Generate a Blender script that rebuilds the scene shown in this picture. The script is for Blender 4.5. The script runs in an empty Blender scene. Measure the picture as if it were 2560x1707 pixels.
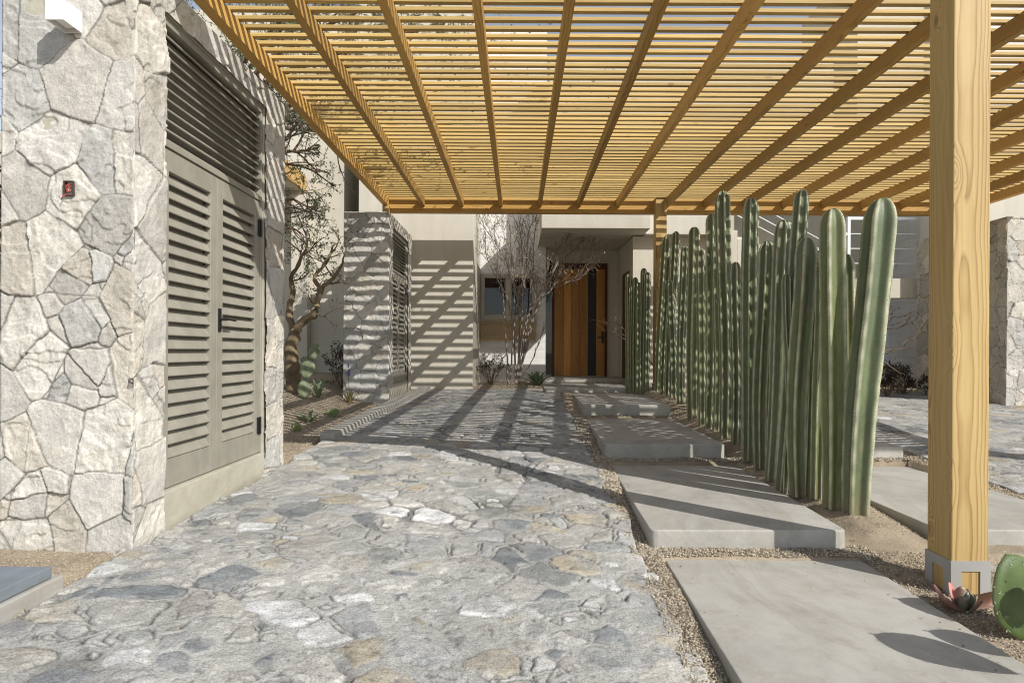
import bpy, math, random
import numpy as np
from mathutils import Vector, Matrix

# ------------------------------------------------------------------ camera, sky, sun
scene = bpy.context.scene
col = scene.collection
R = math.radians
CAMZ = 1.3
cd = bpy.data.cameras.new("camera")
cam = bpy.data.objects.new("camera", cd)
col.objects.link(cam)
cam.location = (0, 0, CAMZ)
cam.rotation_euler = (R(90), -0.0050, 0)
cd.sensor_width = 36.0
cd.lens = 21.77
cd.shift_x = -0.0060
cd.shift_y = 0.0094
cd.clip_start = 0.05
cd.clip_end = 2000
scene.camera = cam

SUN = Vector((1.06, -1.0, 1.09)).normalized()          # towards the sun
el = math.asin(SUN.z)
az = math.atan2(SUN.x, SUN.y)
world = bpy.data.worlds.new("World")
scene.world = world
world.use_nodes = True
nt = world.node_tree
bg = nt.nodes["Background"]
sky = nt.nodes.new("ShaderNodeTexSky")
sky.sky_type = 'NISHITA'
sky.sun_disc = False
sky.sun_elevation = el
sky.sun_rotation = az
sky.air_density = 1.0
sky.dust_density = 0.6
sky.ozone_density = 1.6
hsv = nt.nodes.new("ShaderNodeHueSaturation")
hsv.inputs["Saturation"].default_value = 0.52
nt.links.new(sky.outputs[0], hsv.inputs["Color"])
nt.links.new(hsv.outputs[0], bg.inputs[0])
bg.inputs[1].default_value = 0.135
sd = bpy.data.lights.new("sun", 'SUN')
sun = bpy.data.objects.new("sun", sd)
col.objects.link(sun)
sd.energy = 4.25
sd.angle = R(0.35)
sd.color = (1.0, 0.965, 0.91)
sun.rotation_euler = (-SUN).to_track_quat('-Z', 'Y').to_euler()
sun.location = (8, -8, 12)
scene.view_settings.view_transform = 'Standard'
scene.view_settings.look = 'None'
scene.view_settings.exposure = 0.25
scene.view_settings.gamma = 1.0
scene.cycles.max_bounces = 8
scene.cycles.diffuse_bounces = 5
scene.cycles.use_denoising = True
scene.cycles.pixel_filter_type = 'BLACKMAN_HARRIS'
scene.cycles.filter_width = 1.05

random.seed(5)
RNG = np.random.default_rng(11)

# ------------------------------------------------------------------ numpy noise
def _h(ix, iy, s):
    v = np.sin(ix * 127.1 + iy * 311.7 + s * 74.7) * 43758.5453
    return v - np.floor(v)

def vnoise(x, y, s=0):
    ix = np.floor(x); iy = np.floor(y)
    fx = x - ix; fy = y - iy
    fx = fx * fx * (3 - 2 * fx); fy = fy * fy * (3 - 2 * fy)
    a = _h(ix, iy, s); b = _h(ix + 1, iy, s); c = _h(ix, iy + 1, s); d = _h(ix + 1, iy + 1, s)
    return (a + (b - a) * fx) * (1 - fy) + (c + (d - c) * fx) * fy

def fbm(x, y, s=0, o=4, g=0.5):
    t = 0.0; amp = 1.0; n = 0.0
    for i in range(o):
        t = t + amp * (vnoise(x, y, s + i * 3.1) - 0.5); n += amp
        x = x * 2.03 + 1.7; y = y * 2.03 - 2.3; amp *= g
    return t / n * 2.0          # about -1..1

def smooth(a, b, x):
    t = np.clip((x - a) / (b - a), 0, 1)
    return t * t * (3 - 2 * t)

def voronoi(u, v, cu, cv, seed, jit=0.42):
    """distance to own site, distance to the nearest joint, cell id (two ints)"""
    U = u / cu; V = v / cv
    iu = np.floor(U); iv = np.floor(V)
    best = np.full(U.shape, 1e9); bu = np.zeros(U.shape); bv = np.zeros(U.shape)
    bi = np.zeros(U.shape); bj = np.zeros(U.shape)
    def site(i, j):
        off = 0.5 * (np.mod(j, 2))
        return ((i + 0.5 + off + (_h(i, j, seed) - 0.5) * 2 * jit) * cu,
                (j + 0.5 + (_h(i, j, seed + 9.3) - 0.5) * 2 * jit) * cv)
    for di in range(-2, 3):
        for dj in range(-2, 3):
            su, sv = site(iu + di, iv + dj)
            d = (su - u) ** 2 + (sv - v) ** 2
            m = d < best
            best = np.where(m, d, best); bu = np.where(m, su, bu); bv = np.where(m, sv, bv)
            bi = np.where(m, iu + di, bi); bj = np.where(m, iv + dj, bj)
    edge = np.full(U.shape, 1e9)
    for di in range(-3, 4):
        for dj in range(-3, 4):
            su, sv = site(iu + di, iv + dj)
            d = (su - u) ** 2 + (sv - v) ** 2
            sep = np.sqrt((su - bu) ** 2 + (sv - bv) ** 2)
            e = np.where(sep > 1e-5, (d - best) / (2 * np.maximum(sep, 1e-5)), 1e9)
            edge = np.minimum(edge, e)
    return np.sqrt(best), edge, bi, bj, bu, bv

def stones(u, v, cu, cv, seed, jit, frac):
    d, e, ci, cj, su, sv = voronoi(u, v, cu, cv, seed, jit)
    brk = _h(ci, cj, seed + 71) < frac
    d2, e2, i2, j2, su2, sv2 = voronoi(u + 0.3, v + 0.7, cu * 0.58, cv * 0.62, seed + 17.5, jit)
    e = np.where(brk, np.minimum(e, e2), e)
    return d, e, np.where(brk, ci * 3 + i2 * 7.3, ci), np.where(brk, cj * 3 + j2 * 5.1, cj), np.where(brk, su2 - 0.3, su), np.where(brk, sv2 - 0.7, sv)

# ------------------------------------------------------------------ materials
def mat_new(name):
    m = bpy.data.materials.new(name); m.use_nodes = True
    n = m.node_tree
    return m, n, n.nodes["Principled BSDF"]

def nd(n, t, **kw):
    x = n.nodes.new(t)
    for k, v in kw.items(): setattr(x, k, v)
    return x

def ramp(n, stops):
    r = nd(n, "ShaderNodeValToRGB")
    e = r.color_ramp.elements
    while len(e) < len(stops): e.new(0.5)
    for i, (p, c) in enumerate(stops):
        e[i].position = p; e[i].color = (c[0], c[1], c[2], 1)
    return r

def noise(n, vec, scale, detail=4, rough=0.55, dist=0.0):
    t = nd(n, "ShaderNodeTexNoise")
    t.inputs["Scale"].default_value = scale; t.inputs["Detail"].default_value = detail
    t.inputs["Roughness"].default_value = rough; t.inputs["Distortion"].default_value = dist
    if vec is not None: n.links.new(vec, t.inputs["Vector"])
    return t

def coords(n, scale=(1, 1, 1), kind="Object", offset=None):
    tc = nd(n, "ShaderNodeTexCoord")
    mp = nd(n, "ShaderNodeMapping")
    mp.inputs["Scale"].default_value = scale
    n.links.new(tc.outputs[kind], mp.inputs["Vector"])
    if offset is not None: n.links.new(offset, mp.inputs["Location"])
    return mp.outputs["Vector"]

def bump(n, b, h, strength, dist=0.01):
    bp = nd(n, "ShaderNodeBump")
    bp.inputs["Strength"].default_value = strength; bp.inputs["Distance"].default_value = dist
    n.links.new(h, bp.inputs["Height"]); n.links.new(bp.outputs["Normal"], b.inputs["Normal"])

def mixc(n, f, a, b, mode='MIX'):
    m = nd(n, "ShaderNodeMix", data_type='RGBA', blend_type=mode)
    if isinstance(f, (int, float)): m.inputs[0].default_value = f
    else: n.links.new(f, m.inputs[0])
    for i, c in ((6, a), (7, b)):
        if isinstance(c, tuple): m.inputs[i].default_value = (c[0], c[1], c[2], 1)
        else: n.links.new(c, m.inputs[i])
    return m.outputs[2]

def wood(name, dark, light, axis, ring=0.012, rough=0.55, contrast=1.0, var=0.25, pith=(0.03, 0.16), wander=0.10):
    """planed timber: growth rings round a wandering pith, fine fibres, knots, a tint for each board"""
    m, n, b = mat_new(name)
    k = "XYZ".index(axis); lat = [i for i in range(3) if i != k]
    oi = nd(n, "ShaderNodeObjectInfo")
    gi = nd(n, "ShaderNodeNewGeometry")
    ra = nd(n, "ShaderNodeMath", operation='ADD'); n.links.new(oi.outputs["Random"], ra.inputs[0]); n.links.new(gi.outputs["Random Per Island"], ra.inputs[1])
    rf = nd(n, "ShaderNodeMath", operation='FRACT'); n.links.new(ra.outputs[0], rf.inputs[0]); rnd = rf.outputs[0]
    comb = nd(n, "ShaderNodeCombineXYZ")
    for i in range(3): n.links.new(rnd, comb.inputs[i])
    mul = nd(n, "ShaderNodeVectorMath", operation='SCALE'); n.links.new(comb.outputs[0], mul.inputs[0]); mul.inputs[3].default_value = 37.0
    raw = coords(n)
    sc = [2.2, 2.2, 2.2]; sc[k] = 0.85
    wob = noise(n, coords(n, sc, offset=mul.outputs[0]), 1.0, 3, 0.5)
    w1 = nd(n, "ShaderNodeVectorMath", operation='SUBTRACT'); n.links.new(wob.outputs[1], w1.inputs[0]); w1.inputs[1].default_value = (0.5, 0.5, 0.5)
    w2 = nd(n, "ShaderNodeVectorMath", operation='SCALE'); n.links.new(w1.outputs[0], w2.inputs[0]); w2.inputs[3].default_value = wander
    ad = nd(n, "ShaderNodeVectorMath", operation='ADD'); n.links.new(raw, ad.inputs[0]); n.links.new(w2.outputs[0], ad.inputs[1])
    msk = [1.0, 1.0, 1.0]; msk[k] = 0.0
    mm = nd(n, "ShaderNodeVectorMath", operation='MULTIPLY'); n.links.new(ad.outputs[0], mm.inputs[0]); mm.inputs[1].default_value = msk
    off = [0.0, 0.0, 0.0]; off[lat[0]], off[lat[1]] = pith
    sb = nd(n, "ShaderNodeVectorMath", operation='SUBTRACT'); n.links.new(mm.outputs[0], sb.inputs[0]); sb.inputs[1].default_value = off
    ln = nd(n, "ShaderNodeVectorMath", operation='LENGTH'); n.links.new(sb.outputs[0], ln.inputs[0])
    ks = [6.0, 6.0, 6.0]; ks[k] = 2.4
    vo = nd(n, "ShaderNodeTexVoronoi"); n.links.new(coords(n, ks, offset=mul.outputs[0]), vo.inputs["Vector"]); vo.inputs["Scale"].default_value = 0.8
    kb = ramp(n, [(0.0, (1, 1, 1)), (0.10, (0.55,) * 3), (0.22, (0.15,) * 3), (0.36, (0, 0, 0))]); n.links.new(vo.outputs["Distance"], kb.inputs[0])
    km = nd(n, "ShaderNodeMath", operation='MULTIPLY_ADD'); n.links.new(kb.outputs[0], km.inputs[0]); km.inputs[1].default_value = 0.055; n.links.new(ln.outputs["Value"], km.inputs[2])
    dv = nd(n, "ShaderNodeMath", operation='DIVIDE'); n.links.new(km.outputs[0], dv.inputs[0]); dv.inputs[1].default_value = ring
    fr = nd(n, "ShaderNodeMath", operation='FRACT'); n.links.new(dv.outputs[0], fr.inputs[0])
    rr = ramp(n, [(0.0, (0.42,) * 3), (0.10, (0.95,) * 3), (0.55, (0.85,) * 3), (0.88, (0.25,) * 3), (0.97, (0.05,) * 3), (1.0, (0.42,) * 3)]); n.links.new(fr.outputs[0], rr.inputs[0])
    fs = [90, 90, 90]; fs[k] = 2.2
    fine = noise(n, coords(n, fs, offset=mul.outputs[0]), 1.0, 4, 0.65)
    bs = [5, 5, 5]; bs[k] = 0.6
    blot = noise(n, coords(n, bs, offset=mul.outputs[0]), 1.0, 3, 0.5)
    mx = nd(n, "ShaderNodeMath", operation='MULTIPLY_ADD'); n.links.new(rr.outputs[0], mx.inputs[0]); mx.inputs[1].default_value = 0.5 * contrast
    sf = nd(n, "ShaderNodeMath", operation='MULTIPLY'); n.links.new(fine.outputs[0], sf.inputs[0]); sf.inputs[1].default_value = 0.45
    sb2 = nd(n, "ShaderNodeMath", operation='MULTIPLY_ADD'); n.links.new(blot.outputs[0], sb2.inputs[0]); sb2.inputs[1].default_value = 0.55; n.links.new(sf.outputs[0], sb2.inputs[2])
    n.links.new(sb2.outputs[0], mx.inputs[2])
    r = ramp(n, [(0.35, dark), (1.05 if contrast > 0.5 else 0.85, light)]); n.links.new(mx.outputs[0], r.inputs[0])
    kr = ramp(n, [(0.0, (1, 1, 1)), (0.11, (0, 0, 0))]); n.links.new(vo.outputs["Distance"], kr.inputs[0])
    kf = nd(n, "ShaderNodeMath", operation='MULTIPLY'); n.links.new(kr.outputs[0], kf.inputs[0]); kf.inputs[1].default_value = 0.8
    c1 = mixc(n, kf.outputs[0], r.outputs[0], tuple(x * 0.45 for x in dark))
    hs = nd(n, "ShaderNodeHueSaturation")
    mr = nd(n, "ShaderNodeMapRange"); n.links.new(rnd, mr.inputs[0]); mr.inputs[3].default_value = 1 - var; mr.inputs[4].default_value = 1 + var
    n.links.new(mr.outputs[0], hs.inputs["Value"]); n.links.new(c1, hs.inputs["Color"])
    n.links.new(hs.outputs[0], b.inputs["Base Color"])
    b.inputs["Roughness"].default_value = rough
    b.inputs["Specular IOR Level"].default_value = 0.25
    bump(n, b, mx.outputs[0], 0.25, 0.003)
    return m

def plaster(name, c, mott=0.10, bs=0.15, boards=False):
    m, n, b = mat_new(name)
    v = coords(n)
    a = noise(n, v, 0.9, 5, 0.6)
    a2 = noise(n, coords(n, (3, 3, 0.35)), 1.3, 4, 0.6)
    r = ramp(n, [(0.3, tuple(x * (1 - mott) for x in c)), (0.7, tuple(min(1, x * (1 + mott * 0.5)) for x in c))])
    n.links.new(a.outputs[0], r.inputs[0])
    r2 = ramp(n, [(0.35, (0.90, 0.89, 0.87)), (0.62, (1, 1, 1))]); n.links.new(a2.outputs[0], r2.inputs[0])
    cc = mixc(n, 0.8, r.outputs[0], r2.outputs[0], 'MULTIPLY')
    f = noise(n, v, 38, 4, 0.65)
    if boards:
        bv = noise(n, coords(n, (0.4, 0.4, 7)), 1.6, 3, 0.6)
        rb = ramp(n, [(0.35, (0.82, 0.81, 0.80)), (0.65, (1, 1, 1))]); n.links.new(bv.outputs[0], rb.inputs[0])
        cc = mixc(n, 0.8, cc, rb.outputs[0], 'MULTIPLY')
    n.links.new(cc, b.inputs["Base Color"])
    b.inputs["Roughness"].default_value = 0.85
    bump(n, b, f.outputs[0], bs, 0.01)
    return m

def concrete(name, c, var=0.18):
    m, n, b = mat_new(name)
    v = coords(n)
    a = noise(n, v, 1.6, 6, 0.62, 0.6)
    r = ramp(n, [(0.3, tuple(x * (1 - var) for x in c)), (0.52, c), (0.75, tuple(x * (1 + var * 0.5) for x in c))])
    n.links.new(a.outputs[0], r.inputs[0])
    st = noise(n, v, 6.0, 5, 0.7)
    r2 = ramp(n, [(0.3, (0.84, 0.83, 0.80)), (0.5, (1, 1, 1))]); n.links.new(st.outputs[0], r2.inputs[0])
    cc = mixc(n, 0.8, r.outputs[0], r2.outputs[0], 'MULTIPLY')
    sp = noise(n, v, 170, 2, 0.7)
    r3 = ramp(n, [(0.3, (0.86, 0.86, 0.86)), (0.6, (1, 1, 1))]); n.links.new(sp.outputs[0], r3.inputs[0])
    cc = mixc(n, 0.7, cc, r3.outputs[0], 'MULTIPLY')
    pv = nd(n, "ShaderNodeTexVoronoi"); pv.inputs["Scale"].default_value = 26; n.links.new(v, pv.inputs["Vector"])
    pm = noise(n, v, 9, 3, 0.6)
    pr_ = ramp(n, [(0.0, (0.45, 0.44, 0.42)), (0.09, (1, 1, 1))]); n.links.new(pv.outputs["Distance"], pr_.inputs[0])
    pk = ramp(n, [(0.48, (0, 0, 0)), (0.62, (1, 1, 1))]); n.links.new(pm.outputs[0], pk.inputs[0])
    cc = mixc(n, pk.outputs[0], cc, mixc(n, 1.0, cc, pr_.outputs[0], 'MULTIPLY'))
    ws = noise(n, coords(n, (1.1, 0.45, 2.0)), 1.4, 6, 0.68, 1.2)
    wr = ramp(n, [(0.42, (1, 1, 1)), (0.50, (0.88, 0.865, 0.83)), (0.56, (0.98, 0.98, 0.97)), (0.70, (1.06, 1.06, 1.05))]); n.links.new(ws.outputs[0], wr.inputs[0])
    cc = mixc(n, 0.9, cc, wr.outputs[0], 'MULTIPLY')
    n.links.new(cc, b.inputs["Base Color"])
    b.inputs["Roughness"].default_value = 0.8
    bump(n, b, sp.outputs[0], 0.12, 0.004)
    return m

def attr_mat(name, rough=0.85, speck=0.0, speck_scale=160, bumps=0.3, bscale=45, spec=0.3, bdist=0.008):
    """colour comes from the Col attribute (one tint for each stone, rib, leaf), plus grain"""
    m, n, b = mat_new(name)
    at = nd(n, "ShaderNodeAttribute"); at.attribute_name = "Col"
    v = coords(n)
    c = at.outputs["Color"]
    if speck > 0:
        s = noise(n, v, speck_scale, 3, 0.75)
        r = ramp(n, [(0.34, (1 - speck,) * 3), (0.5, (1, 1, 1)), (0.68, (1 + speck * 0.55,) * 3)])
        n.links.new(s.outputs[0], r.inputs[0])
        c = mixc(n, 1.0, c, r.outputs[0], 'MULTIPLY')
    n.links.new(c, b.inputs["Base Color"])
    b.inputs["Roughness"].default_value = rough
    b.inputs["Specular IOR Level"].default_value = spec
    if bumps > 0:
        f = noise(n, v, bscale, 5, 0.68)
        bump(n, b, f.outputs[0], bumps, bdist)
    return m

def plain(name, c, rough=0.5, metal=0.0, bumps=0.0, bscale=60, mott=0.06):
    m, n, b = mat_new(name)
    v = coords(n)
    a = noise(n, v, 5, 4, 0.6)
    r = ramp(n, [(0.3, tuple(x * (1 - mott) for x in c)), (0.7, tuple(min(1, x * (1 + mott)) for x in c))])
    n.links.new(a.outputs[0], r.inputs[0]); n.links.new(r.outputs[0], b.inputs["Base Color"])
    b.inputs["Roughness"].default_value = rough; b.inputs["Metallic"].default_value = metal
    if mott > 0.1 and rough > 0.5:
        dn = noise(n, coords(n, (6, 6, 1.2)), 2.0, 5, 0.7)
        dr = ramp(n, [(0.45, (0, 0, 0)), (0.75, (1, 1, 1))]); n.links.new(dn.outputs[0], dr.inputs[0])
        df = nd(n, "ShaderNodeMath", operation='MULTIPLY'); n.links.new(dr.outputs[0], df.inputs[0]); df.inputs[1].default_value = 0.35
        n.links.new(mixc(n, df.outputs[0], r.outputs[0], tuple(min(1, x * 1.45) for x in c)), b.inputs["Base Color"])
    if bumps: bump(n, b, noise(n, v, bscale, 3, 0.6).outputs[0], bumps, 0.004)
    return m

def leafmat(name, a, c, rough=0.6, trans=0.25):
    m, n, b = mat_new(name)
    g = nd(n, "ShaderNodeNewGeometry")
    r = ramp(n, [(0.0, a), (1.0, c)])
    n.links.new(g.outputs["Random Per Island"], r.inputs[0])
    n.links.new(r.outputs[0], b.inputs["Base Color"])
    b.inputs["Roughness"].default_value = rough
    if trans > 0:
        t = nd(n, "ShaderNodeBsdfTranslucent"); n.links.new(r.outputs[0], t.inputs[0])
        mx = nd(n, "ShaderNodeMixShader"); mx.inputs[0].default_value = trans
        n.links.new(b.outputs[0], mx.inputs[1]); n.links.new(t.outputs[0], mx.inputs[2])
        n.links.new(mx.outputs[0], n.nodes["Material Output"].inputs[0])
    return m

WD, WL = (0.33, 0.172, 0.040), (0.60, 0.37, 0.115)
M = {}
M['wood_y'] = wood("timber_along_y", WD, WL, 'Y', 0.014)
M['wood_x'] = wood("timber_along_x", (0.39, 0.25, 0.078), (0.66, 0.475, 0.185), 'X', 0.016, contrast=0.6, var=0.2)
M['wood_bx'] = wood("timber_beam_x", WD, WL, 'X', 0.016)
M['wood_z'] = wood("timber_post", (0.27, 0.150, 0.045), (0.53, 0.385, 0.170), 'Z', 0.0085, contrast=0.95, var=0.02, pith=(-0.03, 0.11), wander=0.042)
M['door_wood'] = wood("door_teak", (0.27, 0.112, 0.024), (0.55, 0.275, 0.075), 'Z', 0.02, 0.4, contrast=0.4, var=0.25)
M['frame_wood'] = wood("door_frame_dark", (0.055, 0.02, 0.010), (0.09, 0.035, 0.015), 'Z', 0.02, 0.45, contrast=0.4, var=0.1)
M['slat_wood'] = wood("panel_slats", (0.42, 0.245, 0.08), (0.60, 0.39, 0.14), 'X', 0.02, contrast=0.4, var=0.1)
M['cream'] = plaster("cream_plaster", (0.57, 0.535, 0.45))
M['cream2'] = concrete("sill_plaster", (0.46, 0.435, 0.355))
M['white'] = plaster("board_formed_white", (0.74, 0.735, 0.72), boards=True)
M['slab'] = concrete("slab_concrete", (0.425, 0.41, 0.372))
M['curb'] = concrete("kerb_concrete", (0.40, 0.385, 0.35))
M['slate'] = concrete("slate_tile", (0.20, 0.225, 0.255))
M['louvre'] = plain("taupe_louvre_paint", (0.268, 0.252, 0.208), 0.55, bumps=0.05, mott=0.13)
M['black'] = plain("black_metal", (0.015, 0.014, 0.016), 0.35)
M['steel'] = plain("galvanised_plate", (0.36, 0.355, 0.335), 0.6, 0.15, 0.1, 40)
M['whitepaint'] = plain("white_paint", (0.80, 0.80, 0.80), 0.35)
M['plastic'] = plain("switch_plastic", (0.75, 0.74, 0.70), 0.3)
M['red'] = plain("red_cable", (0.40, 0.07, 0.05), 0.5)
M['box'] = plain("rusty_box", (0.06, 0.035, 0.032), 0.7)
M['winframe'] = plain("window_frame_taupe", (0.40, 0.37, 0.31), 0.45)
M['stone'] = attr_mat("cladding_stone", 0.9, 0.20, 100, 0.8, 34, bdist=0.010)
M['cobble'] = attr_mat("cobble_stone", 0.85, 0.42, 110, 0.85, 52, bdist=0.009)
M['soil'] = attr_mat("soil", 0.95, 0.35, 110, 0.7, 90, 0.15)
M['cactus'] = attr_mat("cactus_skin", 0.5, 0.10, 40, 0.12, 30, 0.4)
M['spine'] = plain('pale_spine', (0.52, 0.50, 0.40), 0.6)
M['pad'] = attr_mat("pad_skin", 0.55, 0.10, 40, 0.12, 30, 0.4)
M['pebble'] = leafmat("pebbles", (0.17, 0.135, 0.095), (0.64, 0.56, 0.43), 0.8, 0)
M['bark_gold'] = plain("twisted_bark", (0.165, 0.125, 0.070), 0.9, bumps=1.0, bscale=40, mott=0.55)
M['bark_grey'] = plain("grey_bark", (0.235, 0.195, 0.165), 0.85, bumps=0.4, bscale=50, mott=0.35)
M['bark_brown'] = plain("brown_bark", (0.16, 0.115, 0.08), 0.9, bumps=0.5, bscale=60, mott=0.3)
M['leaf_olive'] = leafmat("olive_leaf", (0.055, 0.075, 0.025), (0.16, 0.16, 0.055))
M['leaf_feather'] = leafmat("feather_leaf", (0.08, 0.11, 0.055), (0.20, 0.22, 0.12))
M['leaf_tan'] = leafmat("dry_leaf", (0.22, 0.17, 0.10), (0.42, 0.35, 0.23))
M['leaf_dark'] = leafmat("dark_leaf", (0.025, 0.03, 0.015), (0.08, 0.06, 0.04))
M['agave'] = leafmat("agave_leaf", (0.10, 0.15, 0.08), (0.20, 0.26, 0.15), 0.5, 0.05)
M['aloe'] = leafmat("aloe_leaf", (0.16, 0.17, 0.06), (0.34, 0.30, 0.13), 0.5, 0.1)
M['purple'] = leafmat("purple_petal", (0.20, 0.12, 0.55), (0.32, 0.22, 0.72), 0.5, 0.2)
M['litter'] = leafmat("fallen_petal", (0.30, 0.20, 0.35), (0.62, 0.52, 0.60), 0.6, 0.1)
M['succ'] = attr_mat("succulent_leaf", 0.45, 0.06, 60, 0.05, 30, 0.5)
g, n, b = mat_new("dark_glass")
b.inputs["Base Color"].default_value = (0.012, 0.013, 0.018, 1); b.inputs["Roughness"].default_value = 0.02
b.inputs["Specular IOR Level"].default_value = 0.5; b.inputs["IOR"].default_value = 1.5
M['glass'] = g
M['blackglass'] = plain("black_door_strip", (0.006, 0.006, 0.007), 0.5)

# ------------------------------------------------------------------ builders
def mesh_obj(name, V, F, mat, parent=None, loc=(0, 0, 0), smooth_=False, colors=None):
    V = np.asarray(V, dtype=np.float64).reshape(-1, 3) - np.asarray(loc)
    me = bpy.data.meshes.new(name)
    if isinstance(F, np.ndarray):
        k = F.shape[1]
        me.vertices.add(len(V)); me.vertices.foreach_set("co", V.ravel().astype(np.float32))
        me.loops.add(F.size); me.loops.foreach_set("vertex_index", F.ravel().astype(np.int32))
        me.polygons.add(len(F)); me.polygons.foreach_set("loop_start", np.arange(0, F.size, k, dtype=np.int32))
        me.update(calc_edges=True); me.validate()
    else:
        me.from_pydata([tuple(v) for v in V], [], F); me.update()
    if smooth_: me.polygons.foreach_set("use_smooth", [True] * len(me.polygons))
    if colors is not None:
        a = me.attributes.new("Col", 'FLOAT_COLOR', 'POINT')
        c = np.ones((len(V), 4), np.float32); c[:, :3] = np.clip(colors, 0, 1)
        a.data.foreach_set("color", c.ravel())
    me.materials.append(mat)
    o = bpy.data.objects.new(name, me); col.objects.link(o)
    if parent is not None: o.parent = parent
    else: o.location = loc
    return o

class MB:
    def __init__(s): s.v = []; s.f = []
    def box(s, x0, x1, y0, y1, z0, z1):
        i = len(s.v)
        s.v += [(x0, y0, z0), (x1, y0, z0), (x1, y1, z0), (x0, y1, z0), (x0, y0, z1), (x1, y0, z1), (x1, y1, z1), (x0, y1, z1)]
        s.f += [(i, i+3, i+2, i+1), (i+4, i+5, i+6, i+7), (i, i+1, i+5, i+4), (i+1, i+2, i+6, i+5), (i+2, i+3, i+7, i+6), (i+3, i, i+4, i+7)]
    def prism(s, prof, axis, a0, a1):
        """closed 2-D profile swept along an axis; the profile is in the two other axes in xyz order"""
        k = len(prof); i = len(s.v)
        for a in (a0, a1):
            for p, q in prof:
                s.v.append({'x': (a, p, q), 'y': (p, a, q), 'z': (p, q, a)}[axis])
        for j in range(k):
            s.f.append((i + j, i + (j + 1) % k, i + k + (j + 1) % k, i + k + j))
        s.f.append(tuple(range(i + k - 1, i - 1, -1))); s.f.append(tuple(range(i + k, i + 2 * k)))
    def tube(s, pts, rad, n=6):
        pts = [Vector(p) for p in pts]; base = len(s.v); up = Vector((0.31, 0.17, 0.93))
        for k, p in enumerate(pts):
            t = (pts[min(k + 1, len(pts) - 1)] - pts[max(k - 1, 0)])
            if t.length < 1e-9: t = Vector((0, 0, 1))
            t.normalize()
            a = t.cross(up)
            if a.length < 1e-3: a = t.cross(Vector((1, 0, 0)))
            a.normalize(); c = t.cross(a)
            for j in range(n):
                an = 2 * math.pi * j / n
                s.v.append(tuple(p + (a * math.cos(an) + c * math.sin(an)) * rad[k]))
        for k in range(len(pts) - 1):
            for j in range(n):
                s.f.append((base + k * n + j, base + k * n + (j + 1) % n, base + (k + 1) * n + (j + 1) % n, base + (k + 1) * n + j))
        s.f.append(tuple(base + j for j in range(n - 1, -1, -1)))
        s.f.append(tuple(base + (len(pts) - 1) * n + j for j in range(n)))
    def build(s, name, mat, parent=None, loc=(0, 0, 0), bevel=0.0, smooth_=False, seg=2):
        o = mesh_obj(name, s.v, s.f, mat, parent, loc, smooth_)
        if bevel > 0:
            m = o.modifiers.new("bevel", 'BEVEL'); m.width = bevel; m.segments = seg; m.limit_method = 'ANGLE'
        return o

def bx(*a):
    m = MB(); m.box(*a); return m

def thing(name, label, cat, loc=(0, 0, 0), group=None):
    o = bpy.data.objects.new(name, None); col.objects.link(o); o.location = loc
    o.empty_display_size = 0.2
    return tag(o, label, cat, group)

def tag(o, label, cat, group=None, kind=None):
    o["label"] = label; o["category"] = cat
    if group: o["group"] = group
    if kind: o["kind"] = kind
    return o

def structure(o):
    o["kind"] = "structure"; return o

def grid_faces(nu, nv, keep=None):
    i = np.arange((nu - 1) * (nv - 1)); a = i // (nv - 1) * nv + i % (nv - 1)
    F = np.stack([a, a + nv, a + nv + 1, a + 1], 1)
    if keep is not None: F = F[keep.ravel()]
    return F

# ------------------------------------------------------------------ the lie of the land
def hL(Y): return 1.10 - 0.035 * (Y - 2.4)
def hR(Y): return 1.26 - 0.067 * (Y - 4.0)
SLABS = [(0.855, 2.08, 1.3, 3.83, 1.285, 0.02), (0.862, 2.14, 3.99, 6.26, 1.145, 0.035), (0.905, 2.155, 6.42, 8.84, 0.957, 0.024), (0.945, 2.225, 9.0, 11.5, 0.775, 0.02), (0.50, 2.32, 11.54, 13.68, 0.70, 0),
         (2.79, 4.05, 4.1, 6.36, 1.165, 0), (2.80, 4.07, 6.5, 8.9, 0.985, 0), (2.82, 4.1, 1.6, 3.92, 1.335, 0), (2.80, 4.07, 9.05, 11.6, 0.80, 0)]
def in_slab(X, Y):
    m = np.zeros(np.shape(X), bool)
    for (x0, x1, y0, y1, ht, sl) in SLABS: m |= (X > x0 + sl * (Y - y0) - 0.006) & (X < x1 + sl * (Y - y0) + 0.006) & (Y > y0 - 0.012) & (Y < y1 + 0.012)
    return m
def terr(X, Y):
    X = np.asarray(X, float); Yc = np.clip(np.asarray(Y, float), 0.5, 12.6)
    u = smooth(0, 1, (X + 2.05) / 3.0) * 0.4 + np.clip((X + 2.05) / 3.0, 0, 1) * 0.6
    h = hL(Yc) * (1 - u) + hR(Yc) * u
    w = np.clip((X - 4.15) / 3.7, 0, 1)
    h = h * (1 - w) + hL(Yc) * w
    mound = smooth(0.0, 1.6, -2.15 - X) * smooth(5.2, 8.0, Yc)
    h = h - 0.30 * mound
    h = h - 0.085 * smooth(2.18, 2.40, X) * (1 - smooth(2.58, 2.80, X)) * smooth(3.75, 4.3, Yc)
    Yf = np.asarray(Y, float)
    for (x0, x1, y0, y1, ht, sl) in SLABS:
        ins = (X > x0 + sl * (Yf - y0) + 0.012) & (X < x1 + sl * (Yf - y0) - 0.012) & (Yf > y0 + 0.01) & (Yf < y1 - 0.01)
        h = np.where(ins, np.maximum(h, ht + 0.035), h)
    return CAMZ - h
def gz(x, y): return float(terr(x, y))

def gnoise(X, Y): return fbm(X * 2.2, Y * 2.2, 3, 4) * 0.016 + fbm(X * 14, Y * 14, 8, 3) * 0.007
def smear(a): return np.stack(a, -1)

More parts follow.
